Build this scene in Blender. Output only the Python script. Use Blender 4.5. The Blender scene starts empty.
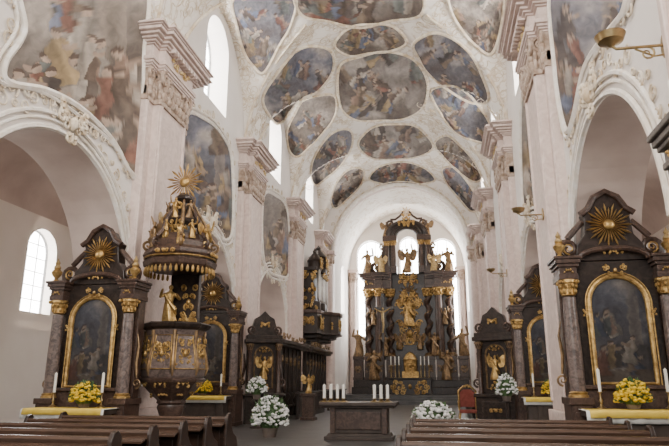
import bpy, math, random
from mathutils import Vector, Matrix, noise
PI = math.pi
sc = bpy.context.scene
col = sc.collection

# ---------------------------------------------------------------- camera
FP = 600.0; CX = 334.5; CY = 223.0; CAMZ = 1.6
VPX, HORY = 440.0, 380.0
T = math.atan((HORY - CY) / FP)
YAW = math.atan((VPX - CX) / FP * math.cos(T))
RT = Vector((math.cos(YAW), math.sin(YAW), 0))
HH = Vector((-math.sin(YAW), math.cos(YAW), 0))
FW = HH * math.cos(T) + Vector((0, 0, math.sin(T)))
UP = HH * -math.sin(T) + Vector((0, 0, math.cos(T)))
CAM = Vector((0, 0, CAMZ))
cd = bpy.data.cameras.new('camera'); co = bpy.data.objects.new('camera', cd); col.objects.link(co)
cd.sensor_width = 36; cd.lens = FP / 669 * 36; cd.clip_end = 300
m = Matrix((RT, UP, -FW)).transposed().to_4x4(); m.translation = CAM
co.matrix_world = m
sc.camera = co

def ray(px, py): return RT * (px - CX) + UP * (CY - py) + FW * FP
def onX(px, py, X): r = ray(px, py); return CAM + r * (X / r.x)
def onY(px, py, Y): r = ray(px, py); return CAM + r * (Y / r.y)
def proj(P):
    d = Vector(P) - CAM; w = d.dot(FW); return CX + FP * d.dot(RT) / w, CY - FP * d.dot(UP) / w

# ---------------------------------------------------------------- materials
def new_mat(name):
    mt = bpy.data.materials.new(name); mt.use_nodes = True
    nt = mt.node_tree; b = nt.nodes['Principled BSDF']
    return mt, nt, b
def c4(c): return (c[0], c[1], c[2], 1)
def mat(name, c1, c2=None, scale=4, rough=.6, metal=0, bump=0, bscale=25, lo=.35, hi=.65, dist=0.0, detail=5, stretch=None, spec=None):
    mt, nt, b = new_mat(name)
    b.inputs['Roughness'].default_value = rough; b.inputs['Metallic'].default_value = metal
    if spec is not None: b.inputs['Specular IOR Level'].default_value = spec
    c2 = c2 or tuple(x * .85 for x in c1)
    tc = nt.nodes.new('ShaderNodeTexCoord'); v = tc.outputs['Object']
    if stretch:
        mp = nt.nodes.new('ShaderNodeMapping'); mp.inputs['Scale'].default_value = stretch
        nt.links.new(v, mp.inputs[0]); v = mp.outputs[0]
    n = nt.nodes.new('ShaderNodeTexNoise'); n.inputs['Scale'].default_value = scale
    n.inputs['Detail'].default_value = detail; n.inputs['Distortion'].default_value = dist
    nt.links.new(v, n.inputs['Vector'])
    r = nt.nodes.new('ShaderNodeValToRGB')
    r.color_ramp.elements[0].position = lo; r.color_ramp.elements[1].position = hi
    r.color_ramp.elements[0].color = c4(c1); r.color_ramp.elements[1].color = c4(c2)
    nt.links.new(n.outputs['Fac'], r.inputs[0]); nt.links.new(r.outputs[0], b.inputs['Base Color'])
    if bump:
        n2 = nt.nodes.new('ShaderNodeTexNoise'); n2.inputs['Scale'].default_value = bscale; n2.inputs['Detail'].default_value = 4
        nt.links.new(v, n2.inputs['Vector'])
        bp = nt.nodes.new('ShaderNodeBump'); bp.inputs['Strength'].default_value = bump; bp.inputs['Distance'].default_value = .03
        nt.links.new(n2.outputs['Fac'], bp.inputs['Height']); nt.links.new(bp.outputs[0], b.inputs['Normal'])
    return mt

def stucco_mat(name, base, line, scale, amt):
    mt, nt, b = new_mat(name); b.inputs['Roughness'].default_value = .75
    tc = nt.nodes.new('ShaderNodeTexCoord')
    n = nt.nodes.new('ShaderNodeTexNoise'); n.inputs['Scale'].default_value = 1.3; n.inputs['Detail'].default_value = 3
    nt.links.new(tc.outputs['Object'], n.inputs['Vector'])
    ad = nt.nodes.new('ShaderNodeVectorMath'); ad.operation = 'MULTIPLY_ADD'; ad.inputs[1].default_value = (1.6, 1.6, 1.6)
    nt.links.new(n.outputs['Color'], ad.inputs[0]); nt.links.new(tc.outputs['Object'], ad.inputs[2])
    v = nt.nodes.new('ShaderNodeTexVoronoi'); v.feature = 'DISTANCE_TO_EDGE'; v.inputs['Scale'].default_value = scale
    nt.links.new(ad.outputs[0], v.inputs['Vector'])
    r = nt.nodes.new('ShaderNodeValToRGB'); r.color_ramp.elements[0].position = .02; r.color_ramp.elements[1].position = .08
    r.color_ramp.elements[0].color = (1, 1, 1, 1); r.color_ramp.elements[1].color = (0, 0, 0, 1)
    nt.links.new(v.outputs['Distance'], r.inputs[0])
    n2 = nt.nodes.new('ShaderNodeTexNoise'); n2.inputs['Scale'].default_value = .9
    nt.links.new(tc.outputs['Object'], n2.inputs['Vector'])
    r2 = nt.nodes.new('ShaderNodeValToRGB'); r2.color_ramp.elements[0].position = .38; r2.color_ramp.elements[1].position = .52
    r2.color_ramp.elements[1].color = (amt, amt, amt, 1)
    nt.links.new(n2.outputs['Fac'], r2.inputs[0])
    mm = nt.nodes.new('ShaderNodeMath'); mm.operation = 'MULTIPLY'
    nt.links.new(r.outputs[0], mm.inputs[0]); nt.links.new(r2.outputs[0], mm.inputs[1])
    mx = nt.nodes.new('ShaderNodeMix'); mx.data_type = 'RGBA'
    mx.inputs[6].default_value = c4(base); mx.inputs[7].default_value = c4(line)
    nt.links.new(mm.outputs[0], mx.inputs[0]); nt.links.new(mx.outputs[2], b.inputs['Base Color'])
    bp = nt.nodes.new('ShaderNodeBump'); bp.inputs['Strength'].default_value = .25; bp.inputs['Distance'].default_value = .03
    nt.links.new(mm.outputs[0], bp.inputs['Height']); nt.links.new(bp.outputs[0], b.inputs['Normal'])
    return mt

def ramp(nt, stops):
    r = nt.nodes.new('ShaderNodeValToRGB'); cr = r.color_ramp
    while len(cr.elements) < len(stops): cr.elements.new(.5)
    for e, (p, c) in zip(cr.elements, stops): e.position = p; e.color = c4(c)
    return r

def paint_mat(name, rough, dark=.75, light=1.2, scale=20):
    """painted surface: the brushed colour layer times a fine noise grain"""
    mt, nt, b = new_mat(name); b.inputs['Roughness'].default_value = rough; b.inputs['Specular IOR Level'].default_value = .2
    L = nt.links.new
    at = nt.nodes.new('ShaderNodeAttribute'); at.attribute_name = 'paint'
    tc = nt.nodes.new('ShaderNodeTexCoord')
    nf = nt.nodes.new('ShaderNodeTexNoise'); nf.inputs['Scale'].default_value = scale; nf.inputs['Detail'].default_value = 4; nf.inputs['Distortion'].default_value = .6
    L(tc.outputs['UV'], nf.inputs['Vector'])
    rf = ramp(nt, [(.3, (dark, dark, dark)), (.7, (light, light * .98, light * .95))]); L(nf.outputs['Fac'], rf.inputs[0])
    mu = nt.nodes.new('ShaderNodeMix'); mu.data_type = 'RGBA'; mu.blend_type = 'MULTIPLY'; mu.inputs[0].default_value = 1
    L(at.outputs['Color'], mu.inputs[6]); L(rf.outputs[0], mu.inputs[7]); L(mu.outputs[2], b.inputs['Base Color'])
    return mt

def emit_mat(name, c, s):
    mt, nt, b = new_mat(name)
    b.inputs['Base Color'].default_value = c4(c); b.inputs['Emission Strength'].default_value = s
    n = nt.nodes.new('ShaderNodeTexNoise'); n.inputs['Scale'].default_value = .6
    r = ramp(nt, [(.3, c), (.7, tuple(x * .9 for x in c))]); nt.links.new(n.outputs['Fac'], r.inputs[0]); nt.links.new(r.outputs[0], b.inputs['Emission Color'])
    return mt

WALL = mat('cream_plaster', (.80, .75, .705), (.735, .68, .635), .8, .8, bump=.1)
AISLE = mat('aisle_plaster', (.80, .73, .665), (.745, .67, .60), .7, .8)
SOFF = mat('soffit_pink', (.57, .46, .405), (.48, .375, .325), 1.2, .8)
PINK = mat('pink_marble', (.69, .565, .51), (.57, .445, .40), 2.8, .5, dist=2.2)
CAPM = mat('capital_tan', (.52, .41, .335), (.30, .21, .15), 6, .55, bump=.5, bscale=14)
CEIL = stucco_mat('vault_stucco', (.84, .79, .725), (.56, .44, .31), 1.3, .7)
STUC = mat('white_stucco', (.86, .82, .77), (.74, .66, .56), 5, .7, bump=.4, bscale=12)
FRAME = mat('ochre_stucco', (.78, .70, .58), (.52, .40, .26), 4, .65, bump=.3, bscale=10)
FLOOR = mat('stone_floor', (.085, .08, .077), (.055, .052, .05), 2, .4)
DARK = mat('black_marble', (.014, .010, .008), (.045, .03, .024), 5, .32, dist=1.5, spec=.35)
DARKB = mat('dark_brown_marble', (.034, .019, .014), (.09, .054, .04), 6, .35, dist=2, spec=.4)
COLM = mat('grey_brown_marble', (.065, .048, .043), (.19, .14, .122), 9, .3, dist=1.2)
GOLD = mat('gilding', (.58, .38, .14), (.26, .155, .05), 8, .38, .7, bump=.4, bscale=30)
GOLDP = mat('pale_gilding', (.60, .45, .23), (.37, .25, .10), 8, .42, .6, bump=.4, bscale=30)
BRONZE = mat('bronze_gilt', (.30, .19, .09), (.12, .075, .04), 7, .4, .5, bump=.3, bscale=20)
BRASS = mat('brass', (.42, .31, .15), (.30, .21, .10), 9, .3, .85)
WOOD = mat('dark_pew_wood', (.036, .0185, .0115), (.018, .0095, .006), 3, .32, stretch=(1, 8, 8), dist=.6)
WOODL = mat('lighter_rail_wood', (.078, .044, .029), (.043, .025, .017), 3, .26, stretch=(1, 8, 8), dist=.6)  # lighter brown than the pew wood, for top rails and book ledges
STALL = mat('stall_wood', (.03, .016, .010), (.014, .008, .005), 4, .4, stretch=(6, 6, 1))
STONE = mat('altar_stone', (.065, .048, .039), (.04, .029, .024), 3, .5, dist=1, spec=.3)
LEDGE = mat('grey_ledge_stone', (.16, .14, .125), (.09, .078, .07), 5, .55, bump=.3)
WHITE = mat('white_linen', (.78, .77, .73), (.70, .69, .65), 3, .8)
YELL = mat('yellow_cloth', (.82, .60, .10), (.74, .51, .07), 4, .8)
WAX = mat('candle_wax', (.86, .84, .78), (.80, .77, .70), 3, .5)
LEAF = mat('leaf_green', (.035, .08, .025), (.07, .13, .04), 8, .6)
MUM = mat('yellow_petals', (.78, .54, .02), (.60, .38, .015), 12, .6)
PETAL = mat('white_petals', (.80, .79, .77), (.64, .63, .61), 12, .6)
POT = mat('clay_pot', (.18, .14, .11), (.12, .095, .08), 5, .5)
LEAD = mat('window_lead', (.42, .42, .42), (.34, .34, .34), 5, .6)
RED = mat('red_velvet', (.22, .05, .035), (.16, .03, .02), 9, .8)
PIPE = mat('organ_pipe_tin', (.38, .36, .33), (.28, .26, .24), 3, .3, .8)
PANE = emit_mat('window_daylight', (1, .99, .97), 19)
FR_M = paint_mat('fresco_paint', .8)
OILP = paint_mat('altar_oil_painting', .7)

# ---------------------------------------------------------------- mesh builder
class MB:
    def __init__(s): s.v = []; s.f = []; s.M = None; s.uv = None; s.colr = None
    def add(s, vs, fs):
        o = len(s.v)
        if s.M is not None: vs = [s.M @ Vector(p) for p in vs]
        s.v += [tuple(p) for p in vs]; s.f += [tuple(i + o for i in f) for f in fs]
        return s
    def box(s, x0, x1, y0, y1, z0, z1, tx=0, ty=0):
        vs = [(x0, y0, z0), (x1, y0, z0), (x1, y1, z0), (x0, y1, z0), (x0 + tx, y0 + ty, z1), (x1 - tx, y0 + ty, z1), (x1 - tx, y1 - ty, z1), (x0 + tx, y1 - ty, z1)]
        return s.add(vs, [(3, 2, 1, 0), (4, 5, 6, 7), (0, 1, 5, 4), (1, 2, 6, 5), (2, 3, 7, 6), (3, 0, 4, 7)])
    def loft(s, rings, caps=True, closed=False):
        n = len(rings[0]); vs = [p for r in rings for p in r]; fs = []
        R = len(rings)
        for i in range(R if closed else R - 1):
            j = (i + 1) % R
            for k in range(n):
                l = (k + 1) % n
                fs.append((i * n + k, i * n + l, j * n + l, j * n + k))
        if caps and not closed: fs += [tuple(range(n - 1, -1, -1)), tuple(range((R - 1) * n, R * n))]
        return s.add(vs, fs)
    def lathe(s, prof, n=16, c=(0, 0, 0), a0=0, k=None):
        rings = []
        for r, z in prof:
            ring = []
            for i in range(n):
                a = a0 + 2 * PI * i / n; q = r * (k(a, z) if k else 1)
                ring.append((c[0] + q * math.cos(a), c[1] + q * math.sin(a), c[2] + z))
            rings.append(ring)
        return s.loft(rings)
    def tube(s, pts, r, n=6, closed=False, sq=1.0):
        pts = [Vector(p) for p in pts]; N = len(pts)
        rs = r if isinstance(r, (list, tuple)) else [r] * N
        rings = []; nrm = None
        for i in range(N):
            a = pts[(i - 1) % N] if (closed or i > 0) else pts[i]
            b = pts[(i + 1) % N] if (closed or i < N - 1) else pts[i]
            t = (b - a)
            if t.length < 1e-9: t = Vector((0, 0, 1))
            t.normalize()
            if nrm is None:
                nrm = t.cross(Vector((0, 0, 1)))
                if nrm.length < .1: nrm = t.cross(Vector((1, 0, 0)))
                nrm.normalize()
            else:
                nrm = nrm - t * nrm.dot(t)
                if nrm.length < 1e-6: nrm = t.orthogonal()
                nrm.normalize()
            bn = t.cross(nrm)
            rings.append([pts[i] + nrm * (rs[i] * math.cos(2 * PI * k / n)) + bn * (rs[i] * sq * math.sin(2 * PI * k / n)) for k in range(n)])
        return s.loft(rings, True, closed)
    def sph(s, c, rx, ry=None, rz=None, n=10, m=6):
        ry = rx if ry is None else ry; rz = rx if rz is None else rz
        rings = []
        for i in range(m + 1):
            p = -PI / 2 + PI * i / m; q = max(math.cos(p), .02)
            rings.append([(c[0] + rx * q * math.cos(2 * PI * k / n), c[1] + ry * q * math.sin(2 * PI * k / n), c[2] + rz * math.sin(p)) for k in range(n)])
        return s.loft(rings)
    def prism(s, poly, O, U, V, D):
        O, U, V, D = Vector(O), Vector(U), Vector(V), Vector(D)
        a = [O + U * p[0] + V * p[1] for p in poly]; b = [p + D for p in a]; n = len(poly)
        fs = [tuple(range(n - 1, -1, -1)), tuple(range(n, 2 * n))] + [(i, (i + 1) % n, n + (i + 1) % n, n + i) for i in range(n)]
        return s.add(a + b, fs)
    def rays(s, c, r0, r1, n, y=.03, alt=.7, U=(1, 0, 0), V=(0, 0, 1), W=(0, -1, 0), fill=.62):
        """sunburst: blades that widen outwards and end in a point"""
        c, U, V, W = Vector(c), Vector(U), Vector(V), Vector(W)
        for i in range(n):
            a = 2 * PI * i / n; L = r1 * (1 if i % 2 == 0 else alt); da = PI / n * fill
            p = lambda rr, aa: c + U * rr * math.cos(aa) + V * rr * math.sin(aa)
            s.add([p(r0 * .5, a - da), p(r0 * .5, a + da), p(L * .8, a + da), p(L, a), p(L * .8, a - da), p(r0 * .6, a) + W * y, p(L * .8, a) + W * y],
                  [(0, 5, 6, 4), (5, 1, 2, 6), (6, 2, 3), (4, 6, 3), (1, 0, 4, 3, 2)])
        return s
    def spiral(s, c, r, turns, U, V, a0=0, d=1, th=.03, n=5):
        c, U, V = Vector(c), Vector(U), Vector(V); N = max(10, int(turns * 12)); pts = []; rs = []
        for i in range(N + 1):
            q = i / N; rr = r * (1 - .85 * q); a = a0 + d * turns * 2 * PI * q
            pts.append(c + U * rr * math.cos(a) + V * rr * math.sin(a)); rs.append(th * (1.1 - .6 * q))
        return s.tube(pts, rs, n)
    def orn(s, c, w, h, U=(1, 0, 0), V=(0, 0, 1), W=(0, -1, 0), n=8, seed=0, th=.03):
        """carved relief: a middle boss with mirrored pairs of scrolls and leaf knobs"""
        g = random.Random(seed); c, U, V, W = Vector(c), Vector(U), Vector(V), Vector(W)
        for i in range(n):
            x = g.uniform(.15, 1) * w * .5; z = g.uniform(-.5, .5) * h; r = g.uniform(.12, .24) * min(w, h); a0 = g.uniform(0, 6.28)
            for sg in (1, -1):
                s.spiral(c + U * (x * sg) + V * z + W * .01, r, 1.3, U * sg, V, a0, 1, th)
                s.sph(c + U * ((x + r * .3) * sg) + V * (z + r * .5) + W * .02, th * 1.6, n=6, m=4)
        q = min(w, h) * .16
        s.sph(c + W * .02, q, q, q * 1.4, 8, 6)
        return s
    def build(s, name, mt, parent=None, smooth=True, bevel=0, kind=None, ang=40):
        me = bpy.data.meshes.new(name); me.from_pydata(s.v, [], s.f)
        if s.uv:
            ul = me.uv_layers.new(name='UVMap')
            for l in me.loops: ul.data[l.index].uv = s.uv[l.vertex_index]
        if s.colr:
            ca = me.color_attributes.new('paint', 'FLOAT_COLOR', 'POINT')
            for i, c in enumerate(s.colr): ca.data[i].color = c4(c)
        me.materials.append(mt); me.update()
        o = bpy.data.objects.new(name, me); col.objects.link(o)
        if smooth:
            me.polygons.foreach_set('use_smooth', [True] * len(me.polygons))
            try: me.set_sharp_from_angle(angle=math.radians(ang))
            except Exception: pass
        if bevel:
            b = o.modifiers.new('bevel', 'BEVEL'); b.width = bevel; b.segments = 2; b.limit_method = 'ANGLE'
        if parent: o.parent = parent
        if kind: o['kind'] = kind
        return o

def gilt(parent, specs, m=None, name='gilded_ornament'):
    """each carved ornament is a part of its own: (centre, w, h, n, seed, th[, U, V, W])"""
    for sp in specs:
        b = MB(); ax = sp[6:] if len(sp) > 6 else ((1, 0, 0), (0, 0, 1), (0, -1, 0))
        b.orn(sp[0], sp[1], sp[2], ax[0], ax[1], ax[2], sp[3], sp[4], sp[5]); b.build(name, m or GOLD, parent)
def thing(name, label, cat, loc=(0, 0, 0), rot=0, group=None):
    o = bpy.data.objects.new(name, None); col.objects.link(o); o.empty_display_size = .2
    o.location = loc; o.rotation_euler = (0, 0, rot); o['label'] = label; o['category'] = cat
    if group: o['group'] = group
    return o
def tag(o, label, cat, group=None):
    o['label'] = label; o['category'] = cat
    if group: o['group'] = group
    return o
def dup(root, loc, rot, label, group=None):
    def cp(o, p):
        c = o.copy(); col.objects.link(c); c.parent = p
        for ch in list(o.children): cp(ch, c)
        return c
    r = cp(root, None); r.location = loc; r.rotation_euler = (0, 0, rot); r['label'] = label
    if group: r['group'] = group
    return r
def struct(o): o['kind'] = 'structure'; return o
def smoothpoly(pts, n=6):
    out = []; N = len(pts); pts = [Vector((p[0], p[1], 0)) for p in pts]
    for i in range(N):
        p0, p1, p2, p3 = [pts[(i + k) % N] for k in (-1, 0, 1, 2)]
        for j in range(n):
            t = j / n
            v = .5 * ((2 * p1) + (p2 - p0) * t + (2 * p0 - 5 * p1 + 4 * p2 - p3) * t * t + (3 * p1 - p0 - 3 * p2 + p3) * t ** 3)
            out.append((v.x, v.y))
    return out
def inside(px, py, poly):
    c = False; n = len(poly)
    for i in range(n):
        x1, y1 = poly[i]; x2, y2 = poly[(i + 1) % n]
        if (y1 > py) != (y2 > py) and px < (x2 - x1) * (py - y1) / (y2 - y1) + x1: c = not c
    return c

# ---------------------------------------------------------------- setting
LW, RW = -7.9, 3.15; AX = (LW + RW) / 2; HW = (RW - LW) / 2
ZS, HB, HL, LA = 11.3, 4.6, 4.4, 3.45
BAYS = [2.7, 11.2, 19.7, 28.2, 36.7]; PIERS = [6.95, 15.45, 23.95, 32.45, 40.6]
CH_Y, CH_E, CHW, CZS, CHB = 41.0, 48.6, 4.7, 10.3, 4.8
def lun(y):
    d = min(abs(y - b) for b in BAYS)
    return ZS + HL * math.sqrt(1 - (d / LA) ** 2) if d < LA else ZS
def barrel(x): return ZS + HB * math.sqrt(max(0, 1 - ((x - AX) / HW) ** 2))
def vz(x, y): return max(barrel(x), lun(y))

def wall_mesh(mb, pt, thick, y0, y1, arches, wins, ztop, zbot=0, step=.4, back=True, soff=None):
    soff = soff or mb
    br = {round(y0, 4), round(y1, 4)}
    k = y0
    while k < y1: br.add(round(k, 4)); k += step
    for (c, r, sp, kk) in arches:
        for i in range(25): br.add(round(c + r * math.cos(PI * i / 24), 4))
    for (c, w, si, sp) in wins:
        for i in range(13): br.add(round(c + w / 2 * math.cos(PI * i / 12), 4))
    ys = sorted(y for y in br if y0 - 1e-6 <= y <= y1 + 1e-6)
    az = lambda y, o: o[2] + o[3] * math.sqrt(max(0, o[1] ** 2 - (y - o[0]) ** 2))
    wz = lambda y, o: o[3] + math.sqrt(max(0, (o[1] / 2) ** 2 - (y - o[0]) ** 2))
    def quad(t, a, b, za0, za1, zb0, zb1, dep):
        t.add([pt(a, dep, za0), pt(b, dep, zb0), pt(b, dep, zb1), pt(a, dep, za1)], [(0, 1, 2, 3)])
    for a, b in zip(ys, ys[1:]):
        if b - a < 1e-3: continue
        mid = (a + b) / 2; la = lb = zbot; ha, hb = ztop(a), ztop(b)
        A = next((o for o in arches if abs(mid - o[0]) < o[1]), None); Wn = next((o for o in wins if abs(mid - o[0]) < o[1] / 2), None)
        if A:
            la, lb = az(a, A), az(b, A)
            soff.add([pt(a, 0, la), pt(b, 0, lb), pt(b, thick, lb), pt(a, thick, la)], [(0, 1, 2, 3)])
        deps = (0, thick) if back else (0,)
        if Wn:
            wa, wb = min(wz(a, Wn), ha), min(wz(b, Wn), hb)
            for d in deps:
                quad(mb, a, b, la, Wn[2], lb, Wn[2], d); quad(mb, a, b, wa, ha, wb, hb, d)
            mb.add([pt(a, 0, Wn[2]), pt(b, 0, Wn[2]), pt(b, thick, Wn[2]), pt(a, thick, Wn[2])], [(0, 1, 2, 3)])
            mb.add([pt(a, 0, wa), pt(b, 0, wb), pt(b, thick, wb), pt(a, thick, wa)], [(0, 1, 2, 3)])
        else:
            for d in deps: quad(mb, a, b, la, ha, lb, hb, d)
    for o in arches:
        for y in (o[0] - o[1], o[0] + o[1]):
            if y0 - .01 <= y <= y1 + .01: soff.add([pt(y, 0, zbot), pt(y, thick, zbot), pt(y, thick, o[2]), pt(y, 0, o[2])], [(0, 1, 2, 3)])
    for o in wins:
        for y in (o[0] - o[1] / 2, o[0] + o[1] / 2):
            mb.add([pt(y, 0, o[2]), pt(y, thick, o[2]), pt(y, thick, o[3]), pt(y, 0, o[3])], [(0, 1, 2, 3)])

WN = [0]
def window(pt, c, w, sill, spring, dep, nx=3, nz=6):
    WN[0] += 1
    r = w / 2; pts = [(c - r, sill), (c + r, sill)] + [(c + r * math.cos(PI * i / 16), spring + r * math.sin(PI * i / 16)) for i in range(17)]
    b = MB(); b.tube([pt(u, dep, z) for u, z in pts], .06, 4, True)
    top = spring + r
    for i in range(1, nx):
        u = c - r + w * i / nx; zt = spring + math.sqrt(max(0, r * r - (u - c) ** 2))
        b.tube([pt(u, dep, sill), pt(u, dep, zt)], .022, 4)
    for i in range(1, nz):
        z = sill + (top - sill) * i / nz; hw = r if z < spring else math.sqrt(max(.01, r * r - (z - spring) ** 2))
        b.tube([pt(c - hw, dep, z), pt(c + hw, dep, z)], .018, 4)
    fr = struct(b.build('window_%d' % WN[0], LEAD))
    p = MB(); p.add([pt(u, dep + .06, z) for u, z in pts], [tuple(range(len(pts)))])
    p.build('pane', PANE, fr)

TH = 1.4
archL = [(c, 2.9, 3.9, 1.0) for c in BAYS[:4]]
archR = [(c, 2.9, 3.7, 1.0) for c in BAYS[:4]]
nwin = [(c, 2.3, 11.6, 14.1) for c in BAYS]
Y0 = -2.0
ptL = lambda u, d, z: (LW - d, u, z)
ptR = lambda u, d, z: (RW + d, u, z)
for nm, pt, arcs in (('wall_left', ptL, archL), ('wall_right', ptR, archR)):
    b = MB(); s2 = MB()
    wall_mesh(b, pt, TH, Y0, CH_Y, arcs, nwin, lambda y: lun(y) + .05, soff=s2)
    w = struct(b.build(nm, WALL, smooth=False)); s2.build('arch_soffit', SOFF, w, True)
    for o in nwin: window(pt, o[0], o[1], o[2], o[3], .8)
# aisles
OL, OR = -12.9, 8.15
for nm, sg, X, hole in (('wall_aisle_left', -1, OL, 18.7), ('wall_aisle_right', 1, OR, 18.7)):
    pt = (lambda X, sg: (lambda u, d, z: (X + sg * d, u, z)))(X, sg)
    cs = [hole - 8.5, hole, hole + 8.5, hole + 17]
    b = MB(); wall_mesh(b, pt, .5, Y0, CH_Y, [], [(c, 3.8, 3.2, 5.5) for c in cs], lambda y: 7.9, back=False)
    pt2 = (lambda X, sg: (lambda u, d, z: (X + sg * (d + .5), u, z)))(X, sg)
    wall_mesh(b, pt2, .45, Y0, CH_Y, [], [(c - .3, 1.6, 3.8, 5.9) for c in cs], lambda y: 7.9)
    struct(b.build(nm, AISLE, smooth=False))
    for c in cs: window(pt2, c - .3, 1.6, 3.8, 5.9, .4, 3, 6)
    inner = (LW - TH) if sg < 0 else (RW + TH)
    cxa = (X + inner) / 2; ra = abs(X - inner) / 2
    b = MB(); rings = []
    for i in range(2):
        y = (Y0, CH_Y)[i]; rings.append([(cxa - ra * math.cos(PI * j / 20), y, 6.9 + 1.5 * math.sin(PI * j / 20)) for j in range(21)])
    n = 21; b.add(rings[0] + rings[1], [(j, j + 1, n + j + 1, n + j) for j in range(20)])
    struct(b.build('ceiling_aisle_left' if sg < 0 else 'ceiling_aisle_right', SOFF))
    b = MB(); x0, x1 = sorted((X, inner)); b.box(x0, x1, CH_Y, CH_Y + .2, 0, 8.4)
    struct(b.build('wall_aisle_end_left' if sg < 0 else 'wall_aisle_end_right', AISLE, smooth=False))
# floor
b = MB(); b.box(-14.5, 9.7, -4, 50, -.2, 0); struct(b.build('floor', FLOOR, smooth=False))
b = MB()
for i in range(3): b.box(AX - CHW + .02, AX + CHW - .02, 41.9 + i * .35, 48.5, i * .2, i * .2 + .2)
struct(b.build('floor_chancel_steps', FLOOR, smooth=False))
# nave vault
NV = 260
b = MB(); ys = [2 + (CH_Y - 2) * i / NV for i in range(NV + 1)]; TN = 64
xs = [AX - HW * math.cos(PI * i / TN) for i in range(TN + 1)]
b.add([(x, y, vz(x, y)) for y in ys for x in xs], [(i * (TN + 1) + j, i * (TN + 1) + j + 1, (i + 1) * (TN + 1) + j + 1, (i + 1) * (TN + 1) + j) for i in range(NV) for j in range(TN)])
ceil = struct(b.build('ceiling', CEIL, ang=35))
# chancel arch and chancel
ptC = lambda u, d, z: (u, CH_Y + d, z)
b = MB(); s2 = MB()
wall_mesh(b, ptC, .8, LW, RW, [(AX, CHW, CZS, CHB / CHW)], [], lambda x: barrel(x) + .1, step=.25, soff=s2)
w = struct(b.build('wall_chancel_arch', WALL, smooth=False)); s2.build('arch_soffit', PINK, w)
for rr, th, mt in ((0, .14, STUC), (.22, .05, FRAME)):
    b = MB(); arc = [(AX - (CHW + rr) * math.cos(PI * i / 32), CH_Y - .05, CZS + (CHB + rr) * math.sin(PI * i / 32)) for i in range(33)]
    b.tube(arc, th, 8); struct(b.build('trim_%d' % (1 if mt is STUC else 2), mt))
ptCL = lambda u, d, z: (AX - CHW - d, u, z); ptCR = lambda u, d, z: (AX + CHW + d, u, z)
for nm, pt in (('wall_chancel_left', ptCL), ('wall_chancel_right', ptCR)):
    b = MB(); cw = [(45.4, 1.7, 6.5, 9.3)]
    wall_mesh(b, pt, .7, CH_Y + .8, CH_E, [], cw, lambda y: CZS + .1); struct(b.build(nm, WALL, smooth=False))
    window(pt, 45.4, 1.7, 6.5, 9.3, .5)
ptE = lambda u, d, z: (u, CH_E + d, z)
ew = [(AX - 2.85, 2.3, 5.0, 11.7), (AX + .28, 1.5, 7.5, 12.3), (AX + 3.0, 2.2, 5.0, 11.7)]
b = MB(); wall_mesh(b, ptE, .7, AX - CHW, AX + CHW, [], ew, lambda x: CZS + CHB * math.sqrt(max(0, 1 - ((x - AX) / CHW) ** 2)) + .05, step=.25)
struct(b.build('wall_chancel_end', WALL, smooth=False))
for o in ew: window(ptE, o[0], o[1], o[2], o[3], .4, 3, 8)
b = MB(); n = 41
b.add([(AX - CHW * math.cos(PI * j / 40), y, CZS + CHB * math.sin(PI * j / 40)) for y in (CH_Y + .8, CH_E) for j in range(n)], [(j, j + 1, n + j + 1, n + j) for j in range(40)])
cvault = struct(b.build('ceiling_chancel', CEIL))
b = MB()
for i in range(1, 30):
    a = PI * i / 30; x = AX - (CHW + .42) * math.cos(a); z = CZS + (CHB + .36) * math.sin(a)
    if z < barrel(x) - .25: b.spiral((x, CH_Y - .03, z), .15, 1.4, (1, 0, 0), (0, 0, 1), i, 1 if i % 2 else -1, .022, 4)
b.build('scrollwork', FRAME, w)['kind'] = 'stuff'

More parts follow.
